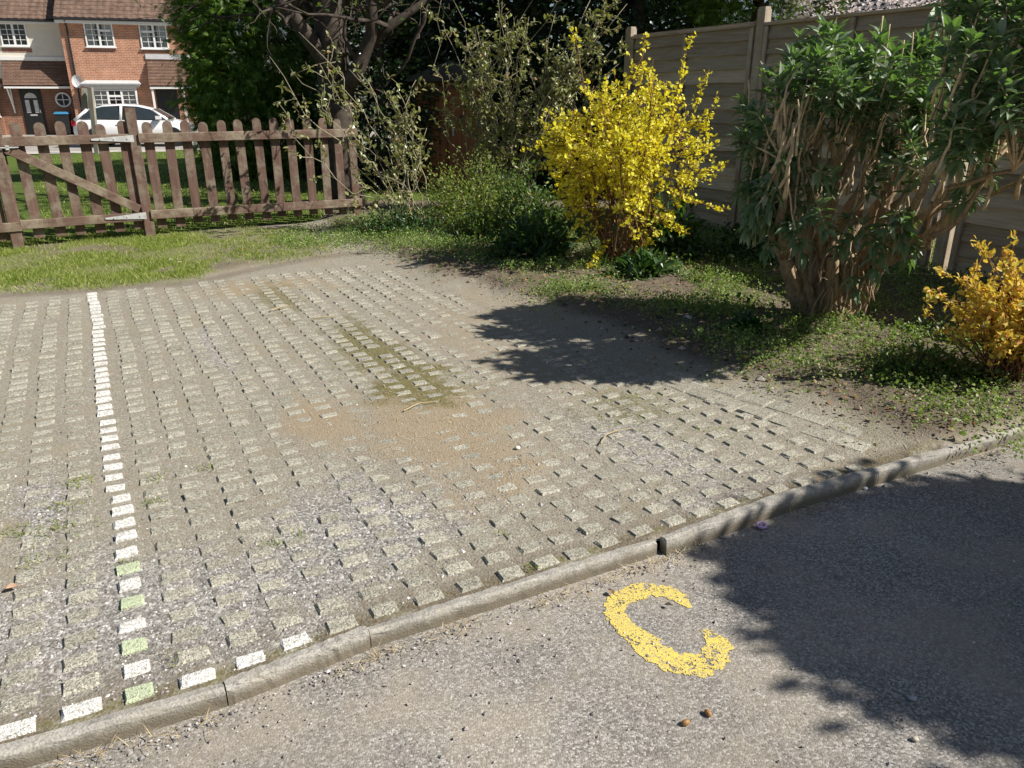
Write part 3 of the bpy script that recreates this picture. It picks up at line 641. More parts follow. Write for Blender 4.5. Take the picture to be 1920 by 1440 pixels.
# ------------------------------------------------------------------ smaller shrubs and herbs
def mound(name, label, base, rad, n, ls, wd, tmpl, mat, stemn=40, cat='shrub', fill=.5, stem='stem_dark', upb=.4):
    base = np.asarray(base, float); t = thing(name, base, label, cat); st, lf = MB(), MB(); P, Dn = [], []
    for i in range(stemn):
        dv = rdir(1)[0]; dv[2] = abs(dv[2]); tp = base + dv * np.array(rad) * rng.uniform(.6, 1.0); cv = curve(base + rng.normal(size=3) * [rad[0] * .15, rad[1] * .15, 0], tp, .08, 6, .02); st.tube(cv, np.linspace(.006, .002, 6), 4)
        m_ = n // stemn; rr = rng.normal(size=(m_, 3)); idx = (1 - fill * rng.random(m_)) * 5; i0 = np.minimum(idx.astype(int), 4); f = (idx - i0)[:, None]
        pp = cv[i0] * (1 - f) + cv[i0 + 1] * f + rr * np.array(rad) * .11; pp[:, 2] = np.maximum(pp[:, 2], base[2] + .01); P.append(pp); Dn.append(unit(dv)[None] * .7 + rdir(m_) + [0, 0, upb])
    leaves(lf, np.concatenate(P), np.concatenate(Dn), ls, wd, tmpl, .6)
    obj('stems', st, M[stem], t, smooth=True); obj('foliage', lf, M[mat], t)
mound('small_leaved_shrub', 'rounded small-leaved green shrub left of the golden shrub, below the tall leggy canes', (-.42, 8.35, .03), (.62, .45, .82), 8000, .034, .5, LF_SMALL, 'lgleaf', 90)
mound('green_shrub', 'mid green bushy shrub filling the gap between rounded shrub and golden shrub', (.12, 7.5, .03), (.45, .4, .75), 4200, .042, .5, LF_BROAD, 'gleaf', 70)
mound('laurel_shrub', 'glossy dark broad-leaved shrub growing through the right side of the golden shrub', (1.32, 6.75, .03), (.42, .35, .75), 900, .085, .42, LF_BROAD, 'dleaf', 36, fill=.8)
mound('leafy_herb', 'dense dark green leafy clump left of the golden shrub foot', (.22, 6.62, .02), (.46, .36, .46), 1100, .10, .34, LF_LANCE, 'dleaf', 40, 'plant', .8)
mound('leafy_herb', 'low rosette of long dark leaves in front of the golden shrub foot', (1.02, 5.92, .03), (.30, .2, .17), 260, .15, .27, LF_LANCE, 'dleaf', 20, 'plant', .8)
mound('leafy_herb', 'pale green feathery weed clump between golden shrub and peeling trunk', (1.42, 5.75, .03), (.16, .14, .16), 700, .03, .4, LF_SMALL, 'weed', 20, 'plant', .9)
mound('leafy_herb', 'dark ferny undergrowth clump in the shade under the panel fence', (1.95, 6.6, .02), (.45, .5, .36), 1700, .06, .4, LF_BROAD, 'dleaf', 40, 'plant', .9)
mound('leafy_herb', 'dark leafy clump at the foot of the rambling canes by the fence end', (-1.1, 7.95, .02), (.55, .35, .34), 2200, .045, .45, LF_BROAD, 'dleaf', 44, 'plant', .9)
mound('leafy_herb', 'broad-leaved green clump under the small-leaved rounded shrub', (-.3, 7.55, .02), (.5, .3, .36), 1800, .05, .42, LF_BROAD, 'gleaf', 40, 'plant', .9)
mound('leafy_herb', 'dark mallow-like clump in the shadow left of the peeling trunk', (1.42, 4.42, .03), (.2, .16, .12), 420, .05, .8, LF_ROUND, 'dleaf', 16, 'plant', .9)
mound('leafy_herb', 'bushy green weed clump below the amber shrub', (2.05, 3.62, .03), (.34, .22, .2), 1500, .03, .6, LF_BROAD, 'gleaf', 30, 'plant', .9)

# ------------------------------------------------------------------ trees behind
def evergreen(name, label, c, r, h, n, ls, tmpl, mat, wd=.5, cone=.0, z0=0., trunk=.12, cat='tree', droop=0.):
    t = thing(name, c, label, cat); tk, lf = MB(), MB(); c = np.asarray(c, float)
    tk.tube([c + [0, 0, -.1], c + [0, 0, h * .4], c + [.05, 0, h * .85]], [trunk, trunk * .7, .03], 9, lump=.06)
    for i in range(26):
        z_ = rng.uniform(.1, .85) * h; ph = rng.random() * 6.28; tk.tube(curve(c + [0, 0, z_], c + np.array([cos(ph) * r * .8, sin(ph) * r * .8, z_ + .3]), .06, 6), np.linspace(trunk * .3, .01, 6), 5)
    nc = int(n / 45); k_ = rng.random(nc) ** .9; ph = rng.random(nc) * 2 * pi
    prof = np.where(k_ < .25, .75 + k_, 1.0) * (1 - cone * k_) * np.sqrt(np.clip(1 - np.clip((k_ - .55) / .47, 0, 1) ** 2, 0, 1)) if cone < .5 else (1 - cone * k_)
    rr = r * prof * rng.uniform(.55, 1.05, nc) ** .6
    cc = c + np.stack([np.cos(ph) * rr, np.sin(ph) * rr, z0 + k_ * (h - z0)], 1)
    P = np.repeat(cc, 45, 0) + rng.normal(size=(nc * 45, 3)) * np.array([.16, .16, .14]) * min(1.6, r * .8); P[:, 2] = np.maximum(P[:, 2], c[2] + .02)
    out = P - (c + [0, 0, h * .45]); out[:, 2] *= .3
    leaves(lf, P, unit(out) * .9 + rdir(len(P)) * .7 + [0, 0, -droop], ls, wd, tmpl, .7)
    obj('trunk', tk, M['bark_dark'], t, smooth=True); obj('crown', lf, M[mat], t)
evergreen('conifer_tree', 'broad dense cypress tree with yellow-green sprays, right of the brick house', (-4.5, 14.6, -.15), 1.22, 6.5, 46000, .15, LF_SPRAY, 'cleaf', .75, .25, .0, .16, droop=.25)
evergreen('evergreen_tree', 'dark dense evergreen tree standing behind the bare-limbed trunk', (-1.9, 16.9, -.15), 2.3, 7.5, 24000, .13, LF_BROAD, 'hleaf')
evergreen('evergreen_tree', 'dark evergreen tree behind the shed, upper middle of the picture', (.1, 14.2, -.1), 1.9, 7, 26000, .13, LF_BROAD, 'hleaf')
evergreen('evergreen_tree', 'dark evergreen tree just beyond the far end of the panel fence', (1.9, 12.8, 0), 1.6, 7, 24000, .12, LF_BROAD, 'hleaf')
evergreen('conifer_tree', 'feathery green conifer showing over the top of the panel fence', (3.35, 11.6, 0), 1.0, 6.0, 9000, .16, LF_SPRAY, 'cleaf', .7, .3, .8, .12, droop=.3)
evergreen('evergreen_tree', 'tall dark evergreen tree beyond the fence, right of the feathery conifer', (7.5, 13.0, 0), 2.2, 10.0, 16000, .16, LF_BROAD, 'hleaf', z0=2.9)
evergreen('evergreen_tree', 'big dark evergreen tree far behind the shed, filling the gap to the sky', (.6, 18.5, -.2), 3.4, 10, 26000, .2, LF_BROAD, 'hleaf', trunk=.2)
evergreen('blossom_tree', 'white blossoming tree peeping over the panel fence', (4.35, 10.9, 0), .95, 3.9, 9000, .045, LF_ROUND, 'blossom', 1.0, .0, 1.5, .08)
evergreen('shade_tree', 'leafy evergreen bush beside the road, casting the large shadow over the tarmac', (4.46, 1.36, RZ), .68, 3.1, 40000, .09, LF_BROAD, 'bleaf', .5, 0., 1.25, .07)

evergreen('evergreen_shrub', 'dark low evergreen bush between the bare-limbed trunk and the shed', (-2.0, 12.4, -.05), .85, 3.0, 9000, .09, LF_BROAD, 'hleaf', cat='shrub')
def big_tree():
    base = np.array([-2.12, 10.3, -.02]); t = thing('bare_limbed_tree', base, 'dark thick-trunked tree with spreading bare limbs behind the picket fence end', 'tree')
    tk, lf = MB(), MB()
    tk.tube([base + [0, 0, -.1], Pt(638, 330, 10.3), Pt(630, 200, 10.3), Pt(622, 90, 10.3), Pt(615, 0, 10.35), Pt(600, -220, 10.5), Pt(590, -420, 10.8)], [.27, .21, .195, .19, .17, .12, .06], 14, lump=.05)
    limbs = [([(632, 150), (590, 85), (545, 25), (490, -40), (420, -120)], 10.2, .12), ([(640, 180), (675, 120), (697, 60), (695, -10), (720, -160)], 10.1, .105), ([(690, 90), (730, 50), (800, 0), (900, -80)], 10.3, .07), ([(625, 60), (560, 0), (480, -160)], 10.6, .06), ([(620, 40), (690, -60), (800, -200)], 10.6, .07)]
    ends = []
    for pts, Y_, r in limbs:
        P = np.array([Pt(u, v, Y_ + .12 * i * rng.normal()) for i, (u, v) in enumerate(pts)]); tk.tube(P, np.linspace(r, r * .4, len(P)), 9, lump=.06)
        for q in range(9):
            p = P[rng.integers(1, len(P))]; e = p + unit(rng.normal(size=3) + [0, -.1, .6]) * rng.uniform(.8, 2.0); cv = curve(p, e, .12, 8, .03); tk.tube(cv, np.linspace(.03, .006, 8), 5)
            for w_ in range(5):
                p2 = cv[rng.integers(2, 8)]; e2 = p2 + unit(rng.normal(size=3) + [0, 0, .2]) * rng.uniform(.3, .8); tk.tube(curve(p2, e2, .12, 6, .03), np.linspace(.010, .003, 6), 4); ends.append(e2)
    ends = np.repeat(np.array(ends), 6, 0); ends = ends + rng.normal(size=ends.shape) * .16; ends = ends[ends[:, 2] > 2.2]
    leaves(lf, ends, rdir(len(ends)), .06, .5, LF_BROAD, .7)
    obj('trunk', tk, M['bark_dark'], t, smooth=True); obj('crown', lf, M['gleaf'], t)
big_tree()

# ------------------------------------------------------------------ picket fence and gate
UP = np.array([0, 0, 1.])
def picket(mb, p, uu, w, z0, z1, th=.02):
    n_ = 7; an = np.linspace(0, pi, n_); poly = [(-w/2, z0), (w/2, z0)] + [(cos(q) * w/2, z1 - w/2 + sin(q) * w/2) for q in an]
    nn_ = np.array([-uu[1], uu[0]]); lean = rng.normal() * .012; V = []
    for s_ in (-th/2, th/2):
        for x_, z_ in poly: V.append((p[0] + uu[0] * (x_ + lean * z_) + nn_[0] * s_, p[1] + uu[1] * (x_ + lean * z_) + nn_[1] * s_, z_))
    k_ = len(poly); mb.add(V, [tuple(range(k_)), tuple(range(2*k_-1, k_-1, -1))] + [((i+1) % k_, i, k_+i, k_+(i+1) % k_) for i in range(k_)])
def v3(p, z): return np.array([p[0], p[1], z])
def post(p, w, z1, label, uu, lean=(0, 0), mat='picket'):
    mb = MB(); mb.beam(v3(p, -.25), v3(p + np.array(lean), z1), v3(uu, 0), w, w, c=.006)
    return tag(obj('gate_post', mb, M[mat], loc=(p[0], p[1], 0)), label, 'post')
post(FP0, .10, 1.03, 'left brown gate post by the latch, at the left edge', FU)
post(FP1, .10, 1.27, 'taller brown gate post carrying the gate hinges', FU, (-.01, 0))
def run(name, label, cat, p0, p1, npk, first, last, rz, nrm_off=-.045, end_post=False, gate=False):
    t = thing(name, v3((p0 + p1) / 2, 0), label, cat); uu = unit(p1 - p0); nn_ = np.array([-uu[1], uu[0]])
    Lr = np.linalg.norm(p1 - p0)
    for q in range(npk):
        s_ = first + (last - first) * q / max(1, npk - 1); p = p0 + uu * (s_ + rng.normal() * .004) + nn_ * .0; mb = MB(); picket(mb, p, uu, .092 + rng.normal() * .002, .10 + rng.normal() * .008, 1.145 + rng.normal() * .008); obj('picket', mb, M['picket'], t)
    for z_, hgt in rz:
        mb = MB(); a_, b_ = p0 + uu * (.055 if gate else .03) + nn_ * nrm_off, p1 + uu * (-.06 if gate else .06) + nn_ * nrm_off; n_ = 8
        mb.beam(v3(a_, z_[0]), v3(b_, z_[1]), UP, hgt, .045, c=.005); obj('rail', mb, M['rail'], t)
    if gate:
        mb = MB(); a_ = p0 + uu * .07 + nn_ * nrm_off; b_ = p1 - uu * .07 + nn_ * nrm_off; mb.beam(v3(a_, .925), v3(b_, .30), UP, .085, .042); obj('brace', mb, M['rail'], t)
        for z_ in (.985, .235):
            mb = MB(); c0 = p1 - uu * .02 + nn_ * (nrm_off - .027); c1 = p1 - uu * .40 + nn_ * (nrm_off - .027)
            w0, w1 = .034, .008; V = [v3(c0, z_ - w0), v3(c0, z_ + w0), v3(c1, z_ + w1), v3(c1, z_ - w1)]; V2 = [v_ - np.append(nn_, 0) * .006 for v_ in V]
            mb.add(V + V2, [(0,1,2,3),(7,6,5,4),(0,4,5,1),(1,5,6,2),(2,6,7,3),(3,7,4,0)])
            for s_ in (.08, .2, .32):
                q = p1 - uu * s_ + nn_ * (nrm_off - .034); mb.tube([v3(q, z_), v3(q - nn_ * .006, z_)], .007, 8)
            obj('strap_hinge', mb, M['steel'], t)
        mb = MB(); q = p0 + uu * .08 + nn_ * (nrm_off - .03); mb.beam(v3(q - uu * .07, .935), v3(q + uu * .09, .935), UP, .012, .012); mb.beam(v3(q, .915), v3(q, .955), v3(uu, 0), .03, .012); mb.tube([v3(q + uu * .05, .935), v3(q + uu * .05 - nn_ * .03, .935)], .006, 8); obj('latch', mb, M['steel'], t)
    if end_post:
        mb = MB(); p = p1 + uu * .0; mb.beam(v3(p, -.2), v3(p, 1.0), v3(uu, 0), .09, .07); obj('end_post', mb, M['picket'], t)
    return t
run('picket_gate', 'brown picket gate with diagonal brace and grey strap hinges', 'gate', FP0, FP1, 7, .02, 1.09, [((.985, .985), .085), ((.235, .225), .085)], gate=True)
run('picket_fence', 'weathered brown picket fence panel right of the gate', 'fence', FP1, FP2, 12, .13, 2.12, [((.985, .985), .09), ((.235, .205), .09)], end_post=True)
P_ = FP0 - FU * 1.6
run('picket_fence', 'end of a brown picket fence left of the latch post, cut by the picture edge', 'fence', P_, FP0, 9, .08, 1.5, [((.985, .985), .085), ((.22, .22), .085)])

# ------------------------------------------------------------------ panel fence on the right
FA = v3(FD, 0); FNn = np.array([-FD[1], FD[0], 0.]);  FNn = -FNn if FNn[0] > 0 else FNn     # towards the parking bay
def fence_panel(s0, s1, label, ztop=2.0):
    o0 = v3(FPO + FD * (s0 + s1) / 2, .05); t = thing('wooden_fence', o0, label, 'fence', 'wooden fence panels behind the bed')
    bd = MB(); z_ = .10; i = 0
    while z_ < ztop - .05:
        hgt = .150 + rng.normal() * .006; n_ = 14; ss = np.linspace(s0, s1, n_); lo = z_ + (fbm(ss * 2.3, ss * 0 + i, 101 + i) - .5) * .045; rows = []
        for q, s_ in enumerate(ss):
            c = v3(FPO + FD * s_, 0)
            for (zz, off) in ((lo[q], .014), (lo[q], .038), (z_ + hgt, .008), (z_ + hgt, -.004)): rows.append(c + FNn * (off + rng.normal() * .0008) + UP * zz)
        F = [];
        for q in range(n_ - 1):
            for e in range(4): F.append((q*4+e, q*4+(e+1) % 4, (q+1)*4+(e+1) % 4, (q+1)*4+e))
        F += [(3,2,1,0), tuple((n_-1)*4+e for e in range(4))]
        bd.add(rows, F); z_ += .127; i += 1
    obj('boards', bd, M['board'], t)
    mb = MB(); mb.beam(v3(FPO + FD * s0, ztop) + FNn * .012, v3(FPO + FD * s1, ztop) + FNn * .012, FNn, .075, .028); obj('top_rail', mb, M['fencewood'], t)
    for s_ in (s0 + .03, (s0 + s1) / 2 - .02, s1 - .03):
        mb = MB(); c = FPO + FD * s_; mb.beam(v3(c, .08) + FNn * .054, v3(c, ztop - .02) + FNn * .046, FA, .045, .022); obj('batten', mb, M['fencepost'], t)
    mb = MB(); c = FPO + FD * s0; mb.beam(v3(c, .0) + FNn * .008, v3(FPO + FD * s1, .0) + FNn * .008, UP, .18, .03); obj('gravel_board', mb, M['fencewood'], t)
def fence_post(s_, z1, label):
    c = FPO + FD * s_; mb = MB(); mb.beam(v3(c, -.3), v3(c, z1), FA, .10, .09, c=.006); mb.beam(v3(c, z1), v3(c, z1 + .02), FA, .085, .075)
    tag(obj('fence_post', mb, M['fencepost'], loc=(c[0], c[1], 0)), label, 'fence post', 'posts of the wooden panel fence')
fence_panel(-1.98, -.06, 'fence panel behind the golden shrub, left of the tall post')
fence_panel(.06, 2.06, 'fence panel behind the large lance-leaved shrub')
fence_panel(2.24, 4.2, 'fence panel at the right edge behind the amber shrub')
fence_panel(4.32, 6.3, 'fence panel continuing past the right edge, beside the road end')
fence_post(-2.04, 2.1, 'fence post at the far left end of the panel fence, in shade')
fence_post(0, 2.13, 'tall fence post between golden shrub and lance-leaved shrub')
fence_post(2.15, 2.05, 'dark fence post in the gap right of the peeling trunk')
fence_post(4.26, 2.05, 'fence post at the right edge beyond the amber shrub')
mb = MB(); c0 = v3(FPO + FD * 2.0, .75) + FNn * .075; pts = [c0 + FA * (.0 - .16 * q * q) + UP * (-.70 * q) + FNn * .05 * q for q in np.linspace(0, 1, 10)]
for q in range(9): mb.beam(pts[q], pts[q + 1] + (pts[q + 1] - pts[q]) * .02, FA, .07, .016)
tag(obj('warped_board', mb, M['fencepost'], loc=tuple(pts[-1])), 'warped grey board curling away from the fence right of the peeling trunk', 'board')

# ------------------------------------------------------------------ shed
t = thing('garden_shed', (-.95, 12.2, -.03), 'red-brown wooden garden shed in deep shade behind the leggy shrubs', 'shed', rz=R(8))
mb = MB()
for i in range(9): mb.box((-.5 + i * .12, 0 + (i % 2) * .004, 0), (-.5 + i * .12 + .115, .02 + (i % 2) * .004, 1.6))
mb.box((-.5, .03, 0), (.58, 1.2, 1.6)); obj('wall', mb, M['shedwood'], t, local=True)
mb = MB(); mb.box((-.02, -.03, .05), (.5, -.002, 1.5))
for z_ in (.35, 1.3): mb.box((.0, -.05, z_), (.48, -.031, z_ + .09))
dr = obj('door', mb, M['shedwood'], t, local=True)
mb = MB(); mb.box((.04, -.07, .85), (.07, -.051, 1.0)); obj('handle', mb, M['steel'], dr, local=True)
mb = MB(); mb.prism([(-.6, 1.61), (.68, 1.61), (.68, 1.66), (0.04, 1.9), (-.6, 1.66)], -.1, 1.3); obj('roof', mb, plain('roofing_felt', (.06, .06, .06), .9), t, local=True)

# ------------------------------------------------------------------ houses
HA = R(17.3); HO = np.array([-21.14, 39.0]); HZ = -.35; HS = 1.3
def brick(name, c1, c2, mo, sc=1.0, vert=False):
    k = NT(name, .85, .2); mp = k.node('ShaderNodeCombineXYZ'); sp = k.node('ShaderNodeSeparateXYZ'); k.link(k.co, sp.inputs[0])
    k.link(sp.outputs[2 if vert else 0], mp.inputs[0]); k.link(sp.outputs[0 if vert else 2], mp.inputs[1])
    b = k.node('ShaderNodeTexBrick'); k.link(mp.outputs[0], b.inputs['Vector']); b.inputs['Scale'].default_value = 1; b.inputs['Brick Width'].default_value = .225 * sc; b.inputs['Row Height'].default_value = .075 * sc
    b.inputs['Mortar Size'].default_value = .008; b.inputs['Color1'].default_value = (*c1, 1); b.inputs['Color2'].default_value = (*c2, 1); b.inputs['Mortar'].default_value = (*mo, 1)
    k.color(k.mix(1.0, b.outputs[0], k.ramp(k.noise(3, 6), [(.3, .8), (.7, 1.2)]), 'MULTIPLY')); k.bump(b.outputs[1], -.4, .01); return k.m
M['brick'] = brick('orange_brick', (.46, .195, .105), (.38, .15, .08), (.50, .44, .36)); M['soldier'] = brick('soldier_brick', (.30, .105, .06), (.24, .09, .055), (.34, .30, .25), 1., True)
M['brick2'] = brick('dull_brick', (.27, .11, .06), (.22, .09, .05), (.30, .26, .21))
M['render'] = plain('cream_render', (.70, .66, .57), .9, .1, .05, 3); M['upvc'] = plain('white_plastic', (.80, .80, .79), .4, .4, .03)
M['tile'] = plain('brown_pantile', (.15, .10, .075), .85, .2, .35, 4); M['plaintile'] = brick('plain_tile', (.20, .12, .085), (.15, .09, .065), (.07, .05, .04), .9)
M['lead'] = plain('lead_flashing', (.55, .55, .56), .6, .4, .1); M['black'] = plain('black_gloss', (.012, .012, .013), .3, .5, .1); M['blackplastic'] = plain('black_plastic', (.02, .02, .022), .5, .4)
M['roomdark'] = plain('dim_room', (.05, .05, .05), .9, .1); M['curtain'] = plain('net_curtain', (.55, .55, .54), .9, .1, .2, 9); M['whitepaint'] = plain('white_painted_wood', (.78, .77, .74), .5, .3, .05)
k = NT('window_glass', .03, .5); k.b.inputs['Base Color'].default_value = (.03, .035, .04, 1)
tr_ = k.node('ShaderNodeBsdfTransparent'); mx = k.node('ShaderNodeMixShader'); fr = k.node('ShaderNodeFresnel'); fr.inputs[0].default_value = 1.5
gl = k.node('ShaderNodeBsdfGlossy'); gl.inputs['Roughness'].default_value = .02; k.link(fr.outputs[0], mx.inputs[0]); k.link(tr_.outputs[0], mx.inputs[1]); k.link(gl.outputs[0], mx.inputs[2]); k.link(mx.outputs[0], k.out.inputs[0]); M['glass'] = k.m
def hz(z): return 1.37 + HS * (z - 1.37) - HZ                # facade reading -> local height above the house's base
def window(par, s0, s1, z0, z1, y, lights=2, rows=4, top=None, curtain=.35, sill=True, box=.0):
    """white casement: part 'window' (frame and bars) with pane, curtain and sill below it"""
    f = MB(); fw = .055; y0, y1 = y - .05, y - .002
    f.box((s0, y0, z0), (s1, y1, z0 + fw)); f.box((s0, y0, z1 - fw), (s1, y1, z1)); f.box((s0, y0, z0 + fw), (s0 + fw, y1, z1 - fw)); f.box((s1 - fw, y0, z0 + fw), (s1, y1, z1 - fw))
    lw = (s1 - s0 - 2 * fw) / lights
    for i in range(lights):
        a_, b_ = s0 + fw + i * lw, s0 + fw + (i + 1) * lw
        if i: f.box((a_ - .045, y0, z0 + fw), (a_ + .045, y1, z1 - fw))
        tz = z1 - fw - (z1 - z0) * .27
        if top and i in top: f.box((a_ + .046, y0 + .003, tz - .035), (b_ - .046, y1, tz + .035))
        f.box(((a_ + b_) / 2 - .011, y0 + .012, z0 + fw + .001), ((a_ + b_) / 2 + .011, y1, z1 - fw - .001))
        for q in range(1, rows):
            zz = z0 + fw + (z1 - z0 - 2 * fw) * q / rows; f.box((a_ + .04, y0 + .014, zz - .011), (b_ - .04, y1, zz + .011))
    w = obj('window', f, M['upvc'], par, local=True)
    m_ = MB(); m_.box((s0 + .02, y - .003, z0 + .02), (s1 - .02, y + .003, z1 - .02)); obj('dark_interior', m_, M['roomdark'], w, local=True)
    if curtain:
        W_ = (s1 - s0)
        for a_, b_ in ((s0 + .03, s0 + .03 + W_ * curtain), (s1 - .03 - W_ * curtain, s1 - .03)):
            m_ = MB()
            n_ = 14; xs = np.linspace(a_, b_, n_); ys = y - .010 + .004 * np.sin(np.arange(n_) * 2.2)
            V = [(x_, yy, z0 + .03) for x_, yy in zip(xs, ys)] + [(x_, yy, z1 - .03) for x_, yy in zip(xs, ys)]; m_.add(V, [(i, i + 1, n_ + i + 1, n_ + i) for i in range(n_ - 1)])
            obj('curtain', m_, M['curtain'], w, local=True)
    m_ = MB(); m_.box((s0 + .03, y - .022, z0 + .03), (s1 - .03, y - .018, z1 - .03)); obj('pane', m_, M['glass'], w, local=True)
    if sill:
        m_ = MB(); m_.box((s0 - .05, y - .10, z0 - .05), (s1 + .05, y - .001, z0 - .001)); obj('sill', m_, M['upvc'], w, local=True)
    return w
def tile_roof(par, s0, s1, y0, z0, run_, pitch, wave=.022, per=.30, course=.33, mat='tile', two=True, name='roof'):
    mb = MB(); n_ = int((s1 - s0) / .06); xs = np.linspace(s0, s1, n_); rows = []; nc = int(run_ / cos(R(pitch)) / course)
    prof = wave * np.abs(np.sin(xs * pi / per)) ** 1.3
    for c in range(nc):
        for e, lift in ((0, .035), (1, .0)):
            dd_ = (c + e * .98) * course; rows.append(np.stack([xs + rng.normal() * .004, y0 + dd_ * cos(R(pitch)) + 0 * xs, z0 + dd_ * sin(R(pitch)) + prof + lift + rng.normal(size=n_) * .003], 1))
    A_ = np.array(rows); mb.grid(A_[..., 0], A_[..., 1], A_[..., 2])
    if two:
        yr, zr = y0 + run_, z0 + run_ * tan(R(pitch)); mb.add([(s0, yr, zr), (s1, yr, zr), (s1, yr + run_, z0), (s0, yr + run_, z0)], [(0, 1, 2, 3)]); mb.tube([(s0, yr, zr), (s1, yr, zr)], .11, 8)
        mb.add([(s0, y0, z0 - .02), (s1, y0, z0 - .02), (s1, yr, zr - .04), (s0, yr, zr - .04)], [(0, 1, 2, 3)])
    else:
        yr, zr = y0 + run_, z0 + run_ * tan(R(pitch)); mb.add([(s0, y0, z0 - .01), (s1, y0, z0 - .01), (s1, yr, zr - .02), (s0, yr, zr - .02), (s0, yr, z0 - .01), (s1, yr, z0 - .01)], [(0, 1, 5, 4), (0, 4, 3), (1, 2, 5)])
    return obj(name, mb, M[mat], par, local=True)
def house_right():
    t = thing('brick_house', (HO[0], HO[1], HZ), 'orange brick terraced house with brown pantile roof and white bay window', 'house', rz=HA)
    E0 = hz(3.98)
    mb = MB(); mb.box((.2, 0, -.3), (7.2, 8, E0 - .03)); mb.add([(.2, 0, E0 - .03), (.2, 8, E0 - .03), (.2, 4, E0 + 3.0), (7.2, 0, E0 - .03), (7.2, 8, E0 - .03), (7.2, 4, E0 + 3.0)], [(0, 2, 1), (3, 4, 5)]); obj('wall', mb, M['brick'], t, local=True)
    tile_roof(t, .08, 7.3, -.32, E0 + .0, 4.3, 37)
    mb = MB(); mb.box((.10, -.30, E0 - .20), (7.28, -.27, E0 - .01)); mb.box((.10, -.27, E0 - .2), (7.28, .0, E0 - .17)); obj('fascia', mb, M['whitepaint'], t, local=True)
    mb = MB(); mb.tube([(.1, -.35, E0 - .03), (7.28, -.35, E0 - .03)], .055, 8); obj('gutter', mb, M['blackplastic'], t, local=True); mb = MB(); mb.tube([(.32, -.30, E0 - .1), (.32, -.08, E0 - .35), (.32, -.06, E0 - .5), (.32, -.06, 0)], .04, 8); mb.V[-1][:, 0] += .2; obj('downpipe', mb, M['blackplastic'], t, local=True)
    window(t, .94 * HS, 1.88 * HS, hz(3.07), hz(3.86), 0, 2, 4, top=(1,)); window(t, 2.76 * HS, 3.69 * HS, hz(3.04), hz(3.86), 0, 2, 4, top=(0,))
    for a_, b_ in ((.96, 1.88), (2.78, 3.69)): mb = MB(); mb.box((a_ * HS, -.012, hz(2.90)), (b_ * HS, -.001, hz(3.02))); obj('soldier_course', mb, M['soldier'], t, local=True)
    by = -.35; a_, b_ = .82 * HS, 2.38 * HS                    # shallow bay
    mb = MB(); mb.box((a_, by, -.2), (b_, -.001, hz(.9))); mb.box((a_, by + .002, hz(1.63)), (b_, -.001, hz(1.70))); mb.box((a_ + .02, by + .06, hz(.9)), (a_ + .12, -.001, hz(1.63))); mb.box((b_ - .12, by + .06, hz(.9)), (b_ - .02, -.001, hz(1.63))); bay = obj('bay', mb, M['whitepaint'], t, local=True)
    window(t, a_ + .1, b_ - .02, hz(.92), hz(1.62), by, 3, 4, top=(1,), curtain=.3)
    mb = MB(); mb.prism([(0, 0), (1, 0), (1, .1), (0, .1)], 0, .001); mb = MB()
    z0, z1, z2 = hz(1.70), hz(1.80), hz(1.94); s0, s1 = .58 * HS, 2.55 * HS
    for zz0, zz1, o_ in ((z0, z0 + .06, .0), (z0 + .061, z1, .05), (z1 + .001, z1 + .05, .10)): mb.box((s0 + .1 - o_, by - .12 - o_, zz0), (s1 - .1 + o_, -.001, zz1))
    mb.add([(s0, by - .22, z1 + .051), (s1, by - .22, z1 + .051), (s1 - .15, -.001, z2), (s0 + .15, -.001, z2), (s0, -.001, z1 + .051), (s1, -.001, z1 + .051)], [(0, 1, 2, 3), (0, 3, 4), (1, 5, 2)])
    obj('bay_canopy', mb, M['lead'], t, local=True)
    pz0, pz1 = hz(1.74), hz(2.70); ps0, ps1 = 2.86 * HS, 4.35 * HS; pr = .65
    tile_roof(t, ps0, ps1, -pr, pz0, pr, math.degrees(math.atan2(pz1 - pz0, pr)), .004, .2, .16, 'plaintile', False, 'porch_roof')
    mb = MB(); mb.box((ps0 - .03, -.06, pz1 - .03), (ps1 + .03, -.001, pz1 + .20)); obj('porch_flashing', mb, M['lead'], t, local=True)
    mb = MB(); mb.box((ps0 + .02, -pr + .02, pz0 - .12), (ps1 - .02, -pr + .06, pz0 - .015)); mb.box((ps0 + .02, -pr + .061, pz0 - .12), (ps0 + .06, -.001, pz0 - .015)); obj('porch_beam', mb, M['whitepaint'], t, local=True)
    for s_ in (ps0 + .06, ps1 - .5): mb = MB(); mb.box((s_, -pr + .08, 0), (s_ + .09, -pr + .17, pz0 - .121)); obj('porch_post', mb, M['whitepaint'], t, local=True)
    d0, d1 = 3.0 * HS, 3.55 * HS
    mb = MB(); mb.box((d0, -.06, .05), (d1 + .25, -.002, hz(1.64))); mb.box((d0 + .1, -.07, .4), (d1 - .15, -.061, .95)); mb.box((d0 + .1, -.07, 1.05), (d1 - .15, -.061, 1.8)); dr = obj('door', mb, M['black'], t, local=True)
    mb = MB(); mb.tube([(d0 + .08, -.062, 1.05), (d0 + .08, -.11, 1.05), (d0 + .18, -.11, 1.05)], .012, 6); obj('handle', mb, M['steel'], dr, local=True)
    mb = MB(); c = np.array([.47 * HS, -.42, hz(1.89)]); n_ = 14                                # dish
    V = [c + [0, .06, 0]]; F = []
    for r_, yy in ((.16, .04), (.29, -.02)):
        for q in range(n_): V.append(c + np.array([cos(q * 2 * pi / n_) * r_ * .8, yy, sin(q * 2 * pi / n_) * r_]))
    F += [(0, 1 + q, 1 + (q + 1) % n_) for q in range(n_)] + [(1 + q, 1 + n_ + q, 1 + n_ + (q + 1) % n_, 1 + (q + 1) % n_) for q in range(n_)]
